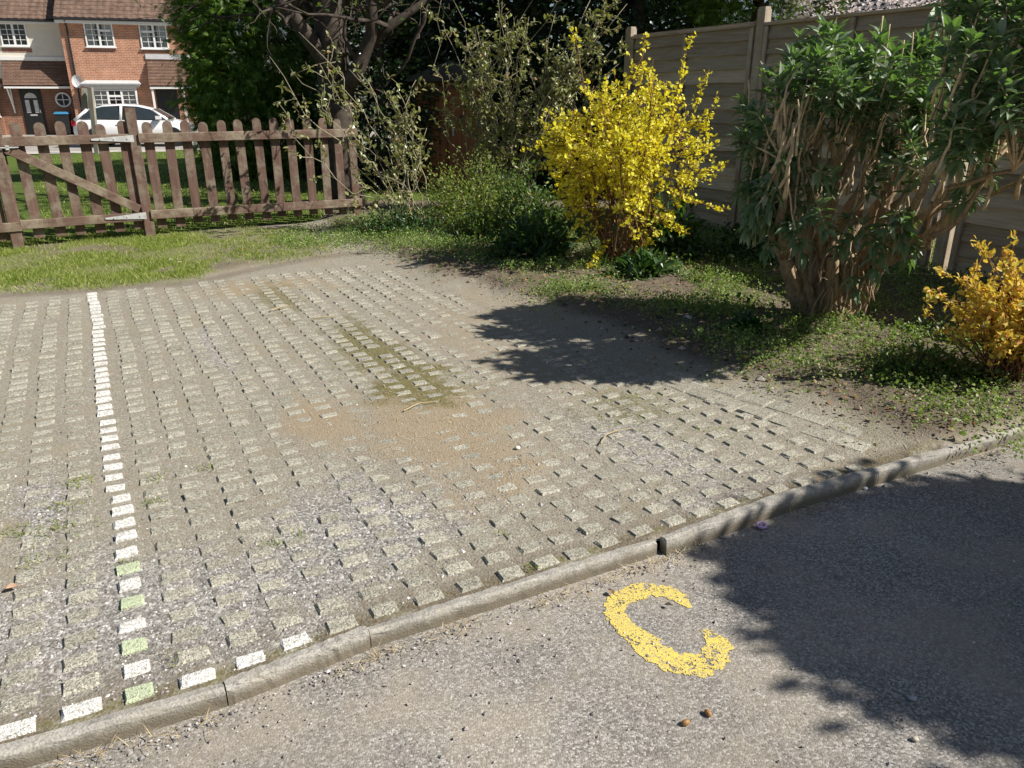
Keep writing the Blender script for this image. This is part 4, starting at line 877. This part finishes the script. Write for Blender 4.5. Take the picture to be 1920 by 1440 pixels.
    mb.add(V, F); mb.tube([c + [0, .06, 0], c + [0, .42, -.1]], .02, 6); mb.tube([c + [0, .04, -.25], c + [0, -.28, -.05]], .012, 6); obj('satellite_dish', mb, M['lead'], t, local=True)
house_right()
def house_left():
    sb = .95; o = HO + np.array([-sin(HA), cos(HA)]) * sb
    t = thing('rendered_house', (o[0], o[1], HZ), 'cream rendered terraced house with brick ground floor and black front door', 'house', rz=HA)
    E0 = hz(3.95); zb = hz(2.0)
    mb = MB(); mb.box((-9, 0, -.3), (.199, 7, zb)); obj('brick_wall', mb, M['brick2'], t, local=True)
    mb = MB(); mb.box((-9, -.02, zb + .001), (.199, 7, E0 - .03)); obj('rendered_wall', mb, M['render'], t, local=True)
    tile_roof(t, -9.2, .19, -.32, E0, 4.0, 37)
    mb = MB(); mb.box((-9.2, -.30, E0 - .17), (.19, -.27, E0 - .01)); mb.box((-9.2, -.27, E0 - .17), (.19, -.02, E0 - .14)); obj('fascia', mb, M['whitepaint'], t, local=True)
    mb = MB(); mb.tube([(-9.2, -.35, E0 - .03), (.06, -.35, E0 - .03)], .05, 8); obj('gutter', mb, M['blackplastic'], t, local=True)
    window(t, -1.92 * HS, -1.07 * HS, hz(3.09), hz(3.84), -.02, 2, 4, curtain=.0); mb = MB(); mb.box((-1.97 * HS, -.032, hz(2.88)), (-1.01 * HS, -.021, hz(3.02))); obj('soldier_course', mb, M['soldier'], t, local=True)
    pz0, pz1 = hz(1.74), hz(2.63); ps0, ps1 = -2.06 * HS, .19; pr = .65
    tile_roof(t, ps0, ps1, -pr, pz0, pr, math.degrees(math.atan2(pz1 - pz0, pr)), .004, .2, .16, 'plaintile', False, 'porch_roof')
    mb = MB(); mb.box((ps0 - .03, -.08, pz1 - .02), (ps1, -.021, pz1 + .14)); obj('porch_flashing', mb, M['whitepaint'], t, local=True)
    mb = MB(); mb.box((ps0 + .02, -pr + .01, pz0 - .11), (ps1 - .02, -pr + .05, pz0 - .012)); obj('porch_beam', mb, M['whitepaint'], t, local=True)
    mb = MB(); mb.beam((ps0 + .12, -pr + .1, pz0 - .12), (ps0 + .12, -.05, pz0 - 1.05), (1, 0, 0), .06, .06); mb.beam((ps0 + .12, -.06, pz0 - 1.2), (ps0 + .12, -.06, pz0 - .12), (1, 0, 0), .06, .06); obj('porch_bracket', mb, M['whitepaint'], t, local=True)
    d0, d1 = -1.66 * HS, -1.06 * HS; z1 = hz(1.62)
    mb = MB(); mb.box((d0 - .06, -.05, 0), (d1 + .06, -.002, z1 + .05)); mb.box((d0, -.08, .03), (d1, -.051, z1 - .03)); mb.box((d0 + .1, -.095, .25), (d0 + .33, -.081, .78)); mb.box((d1 - .33, -.095, .25), (d1 - .1, -.081, .78)); dr = obj('door', mb, M['black'], t, local=True)
    mb = MB(); n_ = 10; c = (d0 + d1) / 2; mb.prism([(c + cos(q) * .26, z1 - .38 + sin(q) * .24) for q in np.linspace(0, pi, n_)], -.09, -.081)
    obj('fanlight', mb, M['curtain'], dr, local=True)
    for q0, q1 in ((d0 + .12, d0 + .30), (d1 - .30, d1 - .12)): mb = MB(); mb.box((q0, -.095, 1.0), (q1, -.081, 1.58)); obj('frosted_pane', mb, M['curtain'], dr, local=True)
    mb = MB(); mb.box((c - .15, -.10, .86), (c + .15, -.081, .93)); obj('letterbox', mb, M['steel'], dr, local=True); mb = MB(); mb.tube([(d1 - .07, -.081, 1.0), (d1 - .07, -.13, 1.0), (d1 - .07, -.13, 1.18)], .012, 6); obj('handle', mb, M['steel'], dr, local=True)
    c = np.array([-.30 * HS, -.05, hz(1.27)]); mb = MB(); n_ = 28; an = np.linspace(0, 2 * pi, n_ + 1); mb.tube([c + np.array([cos(q) * .31, 0, sin(q) * .31]) for q in an], .045, 8, cap=False); mb.box((c[0] - .31, c[1] - .02, c[2] - .016), (c[0] + .31, c[1] + .02, c[2] + .016)); mb.box((c[0] - .016, c[1] - .022, c[2] - .31), (c[0] + .016, c[1] + .022, c[2] + .31)); w = obj('round_window', mb, M['upvc'], t, local=True)
    mb = MB(); mb.prism([(c[0] + cos(q) * .30, c[2] + sin(q) * .30) for q in an[:-1]], -.03, -.004); obj('pane', mb, M['blackplastic'], w, local=True)
    window(t, -4.1 * HS, -2.42 * HS, hz(.70), hz(1.62), -.3, 3, 4); mb = MB(); mb.box((-4.2 * HS, -.29, -.2), (-2.38 * HS, -.001, hz(.66))); obj('bay', mb, M['brick2'], t, local=True); mb = MB(); mb.box((-4.2 * HS, -.29, hz(1.63)), (-2.38 * HS, -.001, hz(1.7))); obj('bay_head', mb, M['whitepaint'], t, local=True)
    mb = MB(); mb.box((-4.3 * HS, -.5, hz(1.7)), (-2.2 * HS, -.021, hz(1.82))); mb.add([(-4.3 * HS, -.5, hz(1.821)), (-2.2 * HS, -.5, hz(1.821)), (-2.25 * HS, -.022, hz(1.95)), (-4.3 * HS, -.022, hz(1.95))], [(0, 1, 2, 3)]); obj('bay_canopy', mb, M['lead'], t, local=True)
house_left()
# path and driveway in front of the houses
def facepos(s_, y_): return HO + np.array([cos(HA), sin(HA)]) * s_ + np.array([-sin(HA), cos(HA)]) * y_
def quad_sheet(name, s0, s1, y0, y1, z, mat):
    mb = MB(); q = [facepos(a_, b_) for a_, b_ in ((s0, y0), (s1, y0), (s1, y1), (s0, y1))]; mb.add([(p[0], p[1], z) for p in q], [(0, 1, 2, 3)]); return tag(obj(name, mb, mat, loc=(q[0][0], q[0][1], z)), kind='structure')
quad_sheet('driveway', -14, 16, -14.2, 1.5, HZ - .008, plain('driveway_concrete', (.33, .31, .28), .9, .1, .25, 2))
quad_sheet('path', -14, 16, -14.9, -13.6, HZ + .03, plain('pale_path_slabs', (.46, .43, .38), .9, .1, .2, 3))

# ------------------------------------------------------------------ white car
def car():
    p = Pt(258, 240, 30.3); t = thing('parked_car', (p[0] + .05, p[1], HZ), 'white hatchback car parked side-on in front of the brick house', 'car', rz=R(14))
    XS = [-2.08, -2.02, -1.8, -1.3, -.6, .2, .9, 1.3, 1.75, 1.98, 2.06]
    top = [.70, .92, .96, .97, .96, .95, .94, .92, .82, .70, .55]; wid = [.62, .76, .83, .87, .88, .88, .87, .86, .80, .70, .55]; bot = [.36, .26, .22, .2, .2, .2, .2, .2, .22, .26, .34]
    mb = MB(); rows = []
    for x_, z_, w_, b_ in zip(XS, top, wid, bot):
        rows.append([(x_, -w_ * .86, b_), (x_, -w_, b_ + .16), (x_, -w_ * 1.0, (z_ + b_) / 2 + .05), (x_, -w_ * .95, z_ - .04), (x_, -w_ * .82, z_), (x_, 0, z_ + .03), (x_, w_ * .82, z_), (x_, w_ * .95, z_ - .04), (x_, w_, (z_ + b_) / 2 + .05), (x_, w_, b_ + .16), (x_, w_ * .86, b_)])
    A_ = np.array(rows); mb.grid(A_[..., 0], A_[..., 1], A_[..., 2])
    for r_ in (0, -1): mb.add(A_[r_], [tuple(range(11))])
    # roof shell
    RX = [-1.95, -1.55, -1.0, -.4, .2, .65, 1.25]; RZ_ = [.95, 1.30, 1.44, 1.47, 1.42, 1.30, .93]; RW = [.66, .62, .62, .63, .63, .62, .72]
    rows = [[(x_, -w_, z_ - .05), (x_, -w_ * .85, z_), (x_, 0, z_ + .02), (x_, w_ * .85, z_), (x_, w_, z_ - .05)] for x_, z_, w_ in zip(RX, RZ_, RW)]; A_ = np.array(rows); mb.grid(A_[..., 0], A_[..., 1], A_[..., 2])
    for s_ in (-1, 1):
        for x0, z0, x1, z1 in ((-1.95, .93, -1.5, 1.29), (-.42, .93, -.36, 1.44), (1.2, .92, .66, 1.27)): mb.beam((x0, s_ * .80, z0), (x1, s_ * .64, z1), (1, 0, 0), .09, .04)
    k = NT('white_car_paint', .25, .5); k.color((.80, .80, .80)); k.b.inputs['Coat Weight'].default_value = .6; M['carpaint'] = k.m
    body = obj('body', mb, M['carpaint'], t, local=True, smooth=True)
    gm = plain('car_glass', (.03, .04, .045), .06, .6, .1)
    for s_ in (-1, 1):
        for nm, pts in (('side_window', [(-.34, .96), (1.1, .95), (.62, 1.29), (.2, 1.39), (-.34, 1.42)]), ('side_window', [(-1.72, 1.02), (-.46, .96), (-.46, 1.42), (-1.0, 1.39), (-1.45, 1.25)])):
            m_ = MB(); V = [(x_, s_ * (.83 - (z_ - .93) * .36), z_) for x_, z_ in pts]; m_.add(V + [(x_, y_ * .97, z_) for x_, y_, z_ in V], [tuple(range(5)), tuple(range(9, 4, -1))] + [(i, (i + 1) % 5, 5 + (i + 1) % 5, 5 + i) for i in range(5)]); obj(nm, m_, gm, t, local=True)
        m_ = MB(); m_.box((-2.07, s_ * .70 - .07, .74), (-1.92, s_ * .70 + .07, .92)); obj('tail_light', m_, plain('red_lens', (.35, .02, .03), .3), t, local=True)
        m_ = MB(); m_.box((1.72, s_ * .66 - .1, .62), (2.0, s_ * .66 + .08, .74)); obj('headlight', m_, M['lead'], t, local=True)
        m_ = MB(); m_.box((.80, s_ * .95 - .09, .95), (.98, s_ * .95 + .09, 1.07)); obj('wing_mirror', m_, M['carpaint'], t, local=True)
        for x_ in (-1.28, 1.28):
            ty = MB(); an = np.linspace(0, 2 * pi, 25); ty.tube([(x_ + cos(q) * .24, s_ * .80, .31 + sin(q) * .24) for q in an], .085, 8, cap=False); w = obj('wheel', ty, M['blackplastic'], t, local=True, smooth=True)
            rm = MB(); rm.tube([(x_, s_ * .82, .31), (x_, s_ * .86, .31)], .06, 10)
            for q in range(5): rm.beam((x_, s_ * .845, .31), (x_ + cos(q * 1.257) * .2, s_ * .845, .31 + sin(q * 1.257) * .2), (0, 1, 0), .02, .06)
            obj('rim', rm, M['steel'], w, local=True)
            m_ = MB(); m_.tube([(x_, s_ * .875, .33), (x_, s_ * .889, .33)], .355, 24); obj('wheel_arch', m_, M['blackplastic'], t, local=True)
    for s_ in (-1,):
        for x_ in (-.55, .35): m_ = MB(); m_.box((x_, s_ * .89 - .01, .80), (x_ + .16, s_ * .89 + .01, .83)); obj('door_handle', m_, M['carpaint'], t, local=True)
    m_ = MB(); m_.add([(1.24, -.66, .96), (1.24, .66, .96), (.68, .58, 1.31), (.68, -.58, 1.31)], [(0, 1, 2, 3)]); obj('windscreen', m_, gm, t, local=True)
    m_ = MB(); m_.add([(-1.97, -.6, .97), (-1.97, .6, .97), (-1.6, .56, 1.30), (-1.6, -.56, 1.30)], [(3, 2, 1, 0)]); obj('rear_window', m_, gm, t, local=True)
car()
# wheelie bin
p = facepos(-.32 * HS, .3); t = thing('wheelie_bin', (p[0], p[1], HZ), 'dark wheelie bin with bright blue lid beside the black front door', 'bin', rz=HA)
mb = MB(); mb.add([(-.22, -.28, .06), (.22, -.28, .06), (.22, .24, .06), (-.22, .24, .06), (-.28, -.36, .95), (.28, -.36, .95), (.28, .34, .95), (-.28, .34, .95)], [(0,3,2,1),(4,5,6,7),(0,1,5,4),(1,2,6,5),(2,3,7,6),(3,0,4,7)]); obj('body', mb, M['blackplastic'], t, local=True)
mb = MB(); mb.prism([(-.30, .951), (.30, .951), (.30, 1.0), (.22, 1.05), (-.22, 1.05), (-.30, 1.0)], -.39, .36); obj('lid', mb, plain('blue_plastic', (.06, .30, .55), .4, .4), t, local=True)
for s_ in (-.2, .2): mb = MB(); mb.tube([(s_ - .03, .26, .1), (s_ + .03, .26, .1)], .1, 12); obj('wheel', mb, M['black'], t, local=True)
# notice board on a post
p = Pt(175, 248, 25.5); t = thing('notice_board', (p[0], p[1], -.3), 'weathered wooden post with small grey board fixed to its left side, behind the gate', 'sign')
wm = woodmat('grey_post', (.27, .24, .20), (.34, .315, .27), (12, 12, .8), .3); a_ = Pt(169, 164, 25.5)
mb = MB(); mb.beam((p[0], p[1], -.4), a_, (1, 0, 0), .14, .12); obj('post', mb, wm, t)
mb = MB(); b0, b1 = Pt(158, 165, 25.6), Pt(160, 203, 25.6); mb.beam(b0, b1, (1, .5, 0), .17, .04); obj('board', mb, wm, t)
# neighbour's roof over the panel fence
t = thing('neighbour_house', (9.4, 17.5, 0), 'dark slate roofed building barely showing over the panel fence', 'house', rz=R(-20))
mb = MB(); mb.box((-3.4, 0, -.3), (4, 6, 2.4)); obj('wall', mb, M['brick2'], t, local=True); M['slate'] = plain('dark_slate', (.05, .055, .065), .6, .4, .3, 5); tile_roof(t, -3.7, 4.3, -.35, 2.42, 3.4, 30, .0, .3, .22, 'slate')

# ------------------------------------------------------------------ grass, weeds, gravel, litter
def sample(n, x0, x1, y0, y1): return rng.uniform(x0, x1, n), rng.uniform(y0, y1, n)
def tufts(mb, x, y, z, hgt, wid, lean=.5):
    N = len(x); dv = unit(np.stack([rng.normal(size=N) * lean, rng.normal(size=N) * lean, np.ones(N)], 1)); ll = hgt * rng.uniform(.5, 1.3, N)
    T = ([(-.5, 0, 0), (.5, 0, 0), (-.3, .55, .06), (.3, .55, .06), (0, 1, .22)], [(0, 1, 3, 2), (2, 3, 4)])
    mb.inst(*T, frames(dv, rng.normal(size=(N, 3)), ll, np.full(N, wid)), np.stack([x, y, z], 1))
mb = MB(); x, y = sample(260000, -6.2, .2, 5.2, 10.2); d_, a_, bed, gr, grass = masks(x, y); k_ = (rng.random(len(x)) < grass * (.12 + .9 * sstep(.36, .62, fbm(x * 3, y * 3, 131)))) & (lawn_q(x, y) < .4); x, y = x[k_], y[k_]
tufts(mb, x, y, car_z(x, y)[0] - .004, .042, .006, .7)
tag(obj('grass', mb, M['grass'], loc=(0, 0, 0)), 'short patchy grass strip between the parking bay and the picket fence', 'grass', kind='stuff')
mb = MB(); q_ = rng.random(95000) ** 1.6 * 19 + .2; t_ = rng.uniform(-20, 6, 95000); x, y = FP1[0] + t_ * FU[0] + q_ * FN[0], FP1[1] + t_ * FU[1] + q_ * FN[1]
k_ = (x / y > -.62) & (x / y < .05); x, y, q_ = x[k_], y[k_], q_[k_]; tufts(mb, x, y, H(x, y) + .02 + (fbm(x, y, 71) - .5) * .05 - .01, .06, .012, .6)
tag(obj('grass', mb, M['grass'], loc=(0, 0, 0)), 'mown lawn grass beyond the picket fence', 'grass', kind='stuff')
# weeds in the bed and between blocks
mb = MB(); x, y = sample(95000, -2.4, 4.6, 2.6, 9.4); d_, a_, bed, gr, grass = masks(x, y)
dens = bed * sstep(.50, .66, fbm(x * 2.6, y * 2.6, 141)) * sstep(.1, .7, d_ - edge_d(a_)) * .8 + .6 * bed * sstep(.9, 1.8, d_ - edge_d(a_)) * sstep(.36, .6, fbm(x * 3.5, y * 3.5, 147)) + .8 * gr * sstep(-.9, .2, d_ - .3) * sstep(.45, .6, fbm(x * 3, y * 3, 143))
for u, v, r1 in [(1470, 700, .25), (1540, 640, .28), (1420, 660, .2), (1240, 590, .2), (1330, 600, .2), (900, 490, .35), (1080, 560, .3), (1700, 700, .3), (1830, 770, .3), (620, 455, .3), (700, 450, .35), (760, 465, .3), (830, 475, .3), (660, 430, .3)]: c = G(u, v); dens = dens + np.exp(-(((x - c[0]) / r1) ** 2 + ((y - c[1]) / r1) ** 2)) * .9
k_ = rng.random(len(x)) < dens * .9; x, y = x[k_], y[k_]; zz = car_z(x, y)[0]; n_ = 4
x, y, zz = [np.repeat(q, n_) for q in (x, y, zz)]; x = x + rng.normal(size=len(x)) * .014; y = y + rng.normal(size=len(y)) * .014; zz = zz + rng.random(len(x)) ** 1.5 * .075
leaves(mb, np.stack([x, y, zz], 1), rdir(len(x)) + [0, 0, .25], .019, .65, LF_SMALL, .7)
x, y = sample(30000, -2.2, 4.6, 2.6, 9.0); d_, a_, bed, gr, grass = masks(x, y); k_ = rng.random(len(x)) < bed * sstep(.2, .8, d_ - edge_d(a_)) * sstep(.56, .68, fbm(x * 3.1, y * 3.1, 161)) * .8; x, y = x[k_], y[k_]
leaves(mb, np.stack([x, y, car_z(x, y)[0] + rng.random(len(x)) * .09 + .01], 1), rdir(len(x)) + [0, 0, .15], .040, .6, LF_BROAD, .5, 1)
tag(obj('ground_cover', mb, [M['weed'], M['gleaf']], loc=(0, 0, 0)), 'low green weeds covering the planting bed', 'weeds', kind='stuff')
mb = MB()
for u, v, r1, n_ in [(150, 905, .03, 50), (30, 1000, .04, 60), (115, 995, .05, 60), (280, 945, .02, 25), (300, 900, .03, 30), (390, 880, .02, 20), (130, 950, .04, 40), (80, 1050, .04, 40), (560, 1005, .02, 18), (510, 1022, .02, 22), (1150, 790, .10, 60), (1210, 750, .10, 40), (1330, 810, .10, 60), (1240, 770, .12, 40), (945, 1000, .02, 8), (1003, 1070, .015, 16), (320, 1235, .02, 10), (235, 1060, .02, 16), (700, 700, .15, 60), (780, 720, .2, 60), (860, 745, .1, 30), (1640, 830, .06, 30), (1560, 790, .06, 20), (1050, 720, .2, 40)]:
    c = G(u, v); x, y = c[0] + rng.normal(size=n_) * r1, c[1] + rng.normal(size=n_) * r1 * .7; tufts(mb, x, y, np.full(n_, .004), .020, .004, 1.0)
tag(obj('moss_tufts', mb, M['grass'], loc=(0, 0, 0)), 'small tufts of grass and moss between the paving blocks', 'grass', kind='stuff')
# loose gravel
mb = MB(); x, y = sample(150000, -2.6, 2.4, .8, 4.4); d_, a_ = toda(x, y); onr = a_ < kerb_a(d_) - .04; inb = a_ > kerb_a(d_) + .04
gm_ = np.maximum.reduce([spot(x, y, 650, 985, .42, .4), spot(x, y, 300, 1150, 1.3, .5), .3 * spot(x, y, 1250, 860, .6, .6), spot(x, y, 80, 960, .15, .5)])
pr_ = np.where(onr, .02 + .5 * np.exp((a_ - kerb_a(d_) + .04) / .05), np.where(inb, gm_ * .6 + .05, 0)) * np.where(d_ < edge_d(a_), 1, .25); pr_ = pr_ * np.clip(2.2 / (y + .3), .3, 1)
k_ = rng.random(len(x)) < pr_; x, y, onr = x[k_], y[k_], onr[k_]; N = len(x)
zz = np.where(onr, RZ + (fbm(x * 2, y * 2, 61) - .5) * .012 + .004, car_z(x, y)[0] + .001); sc_ = np.exp(rng.normal(size=(N, 1)) * .35) * .0030; ax = rng.uniform(.7, 1.35, (N, 3)) * sc_ * [1, 1, .75]
an = rng.random(N) * 6.28; c_, s_ = np.cos(an), np.sin(an); Mx = np.zeros((N, 3, 3)); Mx[:, 0, 0] = c_ * ax[:, 0]; Mx[:, 1, 0] = s_ * ax[:, 0]; Mx[:, 0, 1] = -s_ * ax[:, 1]; Mx[:, 1, 1] = c_ * ax[:, 1]; Mx[:, 2, 2] = ax[:, 2]; Mx[:, 0, 2] = rng.normal(size=N) * .0012
mb.inst(*OCT, Mx, np.stack([x, y, zz], 1)); tag(obj('loose_gravel', mb, M['chip'], loc=(0, 0, 0)), 'loose grey stone chippings along the kerb and between the blocks', 'gravel', kind='stuff')
# soil clods and grit in the bed
mb = MB(); x, y = sample(26000, -2.0, 4.4, 2.6, 8.6); d_, a_, bed, gr, grass = masks(x, y); k_ = (rng.random(len(x)) < .6 * np.exp(-((d_ - edge_d(a_) - .25) / .35) ** 2) + .12 * bed) & (a_ > kerb_a(d_) + .05) & (bed + .5 * (rng.random(len(x)) < .3) > .25); x, y = x[k_], y[k_]; N = len(x)
sc_ = np.exp(rng.normal(size=(N, 1)) * .55) * .0060; ax = rng.uniform(.7, 1.4, (N, 3)) * sc_; an = rng.random(N) * 6.28; Mx = np.zeros((N, 3, 3)); Mx[:, 0, 0] = np.cos(an) * ax[:, 0]; Mx[:, 1, 0] = np.sin(an) * ax[:, 0]; Mx[:, 0, 1] = -np.sin(an) * ax[:, 1]; Mx[:, 1, 1] = np.cos(an) * ax[:, 1]; Mx[:, 2, 2] = ax[:, 2] * .8; Mx[:, 1, 2] = rng.normal(size=N) * .003
mb.inst(*OCT, Mx, np.stack([x, y, car_z(x, y)[0]], 1)); k = NT('soil_clod', .95, .1); k.color(k.ramp(k.island(), [(0, (.06, .045, .033)), (.6, (.17, .13, .09)), (.92, (.28, .23, .17)), (1, (.45, .42, .37))]))
tag(obj('soil_clods', mb, k.m, loc=(0, 0, 0)), 'crumbs of soil and grit scattered on the bare edge of the bed', 'soil', kind='stuff')
# straw and dead leaves
mb = MB()
def straws(x, y, z, ll, flat=.15):
    N = len(x); dv = np.stack([rng.normal(size=N), rng.normal(size=N), rng.normal(size=N) * flat], 1); l_ = ll * rng.uniform(.4, 1.5, N)
    mb.inst([(-.5, 0, .3), (.5, 0, .3), (.4, .5, .6), (-.4, .5, .6), (0, 1, .2)], [(0, 1, 2, 3), (3, 2, 4)], np.stack([unit(np.cross(unit(dv), [0, 0, 1.])) * .0022, unit(dv) * l_[:, None], np.tile([0, 0, .006], (N, 1))], -1), np.stack([x, y, z], 1))
s_ = rng.uniform(.6, kl[-1], 900); pk = np.array([kerb_pt(q) for q in s_]); x, y = pk[:, 0] + A2[0] * (-.045 - np.abs(rng.normal(size=900)) * .03), pk[:, 1] + A2[1] * (-.045 - np.abs(rng.normal(size=900)) * .03); kk = fbm(s_ * 5, s_ * 0, 151) > .45; straws(x[kk], y[kk], np.full(kk.sum(), RZ + .014), .035)
x, y = sample(11000, -2.5, 3.4, 2.6, 7.4); d_, a_, bed, gr, grass = masks(x, y); kk = rng.random(len(x)) < np.maximum(sstep(-.5, .1, d_ - edge_d(a_)) * .8, .06 + .5 * spot(x, y, 850, 760, .5, .9)); kk &= a_ > kerb_a(d_) + .06; straws(x[kk], y[kk], car_z(x[kk], y[kk])[0] + .003, .04)
tag(obj('straw_litter', mb, M['straw'], loc=(0, 0, 0)), 'dry straw and twig litter along the kerb and bed edge', 'litter', kind='stuff')
mb = MB(); x, y = sample(5200, -1.5, 4.2, 2.9, 8.5); d_, a_, bed, gr, grass = masks(x, y); kk = rng.random(len(x)) < bed; x, y = x[kk], y[kk]
leaves(mb, np.stack([x, y, car_z(x, y)[0] + .008], 1), rng.normal(size=(len(x), 3)) * [1, 1, .25], .03, .6, LF_SMALL, .4)
tag(obj('leaf_litter', mb, M['litter'], loc=(0, 0, 0)), 'brown dead leaves lying on the soil of the planting bed', 'litter', kind='stuff')

# ------------------------------------------------------------------ small single things
def twig(pts, r, label, z=.016):
    P = np.array([G(u, v) + [0, 0, z + .006 * math.sin(i * 1.3)] for i, (u, v) in enumerate(pts)]); q = np.linspace(0, len(P) - 1, 14); P2 = np.stack([np.interp(q, np.arange(len(P)), P[:, i]) for i in range(3)], 1); mb = MB(); mb.tube(P2, np.linspace(r, r * .6, 14), 6, lump=.1)
    tag(obj('twig', mb, M['straw'], loc=tuple(P2[7])), label, 'twig', 'dry twigs on the paving')
twig([(1126, 838), (1136, 824), (1155, 815), (1182, 808)], .0035, 'curved pale twig lying on the blocks in the right half of the bay')
twig([(757, 776), (785, 764), (816, 760)], .004, 'straight dry twig beside the orange sandy patch')
twig([(508, 586), (528, 581), (548, 579)], .0045, 'pale twig at the far left of the mossy blocks')
twig([(588, 601), (610, 600), (632, 598)], .0045, 'pale twig at the far end of the mossy strip')
def nut(u, v, label, rot):
    p = G(u, v, RZ); mb = MB(); c = np.array([p[0], p[1], RZ + .0085]); dx = np.array([cos(rot), sin(rot), .1]); mb.tube([c - dx * .011, c - dx * .008, c, c + dx * .008, c + dx * .012], [.002, .0065, .0082, .006, .001], 12)
    tag(obj('acorn', mb, plain('nut_brown', (.30, .16, .06), .5, .4, .3, 60), loc=tuple(p), smooth=True), label, 'nut', 'brown nuts on the tarmac')
nut(1285, 1360, 'brown nut on the sunlit tarmac, nearer the picture bottom', .4); nut(1327, 1342, 'brown nut on the sunlit tarmac, nearer the yellow letter', 2.0)
def dead_leaf(u, v, z, ln, rot, col, label, mat=None):
    p = G(u, v, z); mb = MB(); T = np.array(LF_BROAD[0]) * [ln * .6, ln, ln * 1.6] + [0, -ln / 2, .006]; ca, sa = cos(rot), sin(rot); V = np.stack([p[0] + T[:, 0] * ca - T[:, 1] * sa, p[1] + T[:, 0] * sa + T[:, 1] * ca, z + T[:, 2] + .008], 1)
    V2 = V - [0, 0, .0012]; n_ = len(V); F = LF_BROAD[1]; mb.add(np.concatenate([V, V2]), list(F) + [tuple(n_ + i for i in f[::-1]) for f in F]); mb.tube([V[0], V[0] + (V[0] - V[1]) * .6], .0012, 5)
    tag(obj('fallen_leaf', mb, plain('fallen_leaf_skin', col, .7, .2, .2, 80), loc=tuple(p)), label, 'leaf', 'fallen leaves on the hard ground')
dead_leaf(1145, 1116, RZ, .032, .5, (.42, .28, .15), 'small curled brown leaf on the tarmac left above the yellow letter')
dead_leaf(20, 1108, .0, .045, 1.8, (.55, .36, .24), 'peach coloured fallen leaf on the paving at the left edge')
dead_leaf(457, 469, .03, .05, .2, (.50, .14, .04), 'orange-red fallen leaf on the grass strip before the picket fence')
dead_leaf(602, 464, .03, .05, 1.0, (.50, .22, .08), 'dull orange fallen leaf on the grass near the fence end')
dead_leaf(1252, 1140, RZ + .004, .022, 1.2, (.10, .07, .05), 'dark brown fallen leaf lying on the yellow letter')
def pebble(u, v, z, r, col, label):
    p = G(u, v, z); mb = MB(); n_, mm = 10, 6
    for_v = [(cos(a_) * sin(b_) * r * rng.uniform(.85, 1.15), sin(a_) * sin(b_) * r * .8 * rng.uniform(.85, 1.15), cos(b_) * r * .6 + r * .5) for b_ in np.linspace(.05, pi - .05, mm) for a_ in np.arange(n_) * 2 * pi / n_]
    F = [(i * n_ + q, i * n_ + (q + 1) % n_, (i + 1) * n_ + (q + 1) % n_, (i + 1) * n_ + q) for i in range(mm - 1) for q in range(n_)] + [tuple(range(n_ - 1, -1, -1)), tuple((mm - 1) * n_ + q for q in range(n_))]
    mb.add(np.array(for_v) + p, F); tag(obj('pebble', mb, plain('pale_stone', col, .7, .3, .1, 60), loc=tuple(p), smooth=True), label, 'stone', 'pale stones lying about')
pebble(1622, 918, RZ, .011, (.75, .75, .73), 'round white pebble in the kerb shadow')
pebble(1710, 1312, RZ, .010, (.42, .43, .45), 'pale pebble in the tree shadow, farther from the picture bottom')
pebble(1715, 1388, RZ, .009, (.45, .40, .33), 'tan pebble at the shadow edge near the picture bottom')
pebble(970, 842, .008, .012, (.70, .68, .62), 'white stone lying on the paving right of the sandy patch')
pebble(1790, 800, .03, .035, (.42, .39, .35), 'larger grey stone in the bed beside the kerb end')
pebble(1408, 640, .04, .04, (.20, .16, .12), 'brown stone in the bed left of the peeling trunk')
pebble(1290, 602, .04, .035, (.60, .55, .48), 'pale flat stone in the bed before the peeling trunk')
for u, v, lab in [(322, 494, 'daisy in the grass strip, the left one of the pair'), (338, 499, 'daisy in the grass strip, the right one of the pair')]:
    p = G(u, v, .03); t = thing('daisy', tuple(p), lab, 'flower', 'daisies in the grass'); mb = MB(); n_ = 12
    for q in range(n_):
        a_ = q * 2 * pi / n_; e = np.array([cos(a_), sin(a_), 0]); f_ = np.array([-sin(a_), cos(a_), 0]); c = p + [0, 0, .035]; mb.add([c + e * .005, c + e * .014 + f_ * .0035 + [0, 0, .003], c + e * .019 + [0, 0, .003], c + e * .014 - f_ * .0035 + [0, 0, .003]], [(0, 1, 2, 3)])
    obj('petals', mb, M['blossom'], t); mb = MB(); mb.tube([p + [0, 0, -.01], p + [0, 0, .036]], .0015, 5); mb.tube([p + [0, 0, .035], p + [0, 0, .041]], [.006, .003], 8); obj('stem', mb, M['weed'], t)
p = G(1427, 990, RZ); mb = MB(); an = np.linspace(0, 2 * pi, 15); c = p + [0, 0, .012]
mb.tube([c + np.array([cos(q) * .016, sin(q) * .013, .004 * sin(q)]) for q in an], .0045, 7, cap=False); mb.tube([c + [0, 0, -.008], c + [0, 0, -.004]], .014, 12)
tag(obj('bottle_cap', mb, plain('purple_plastic', (.42, .30, .52), .4, .4, .2, 40), loc=tuple(p), smooth=True), 'small purple plastic cap on the tarmac under the kerb', 'cap')
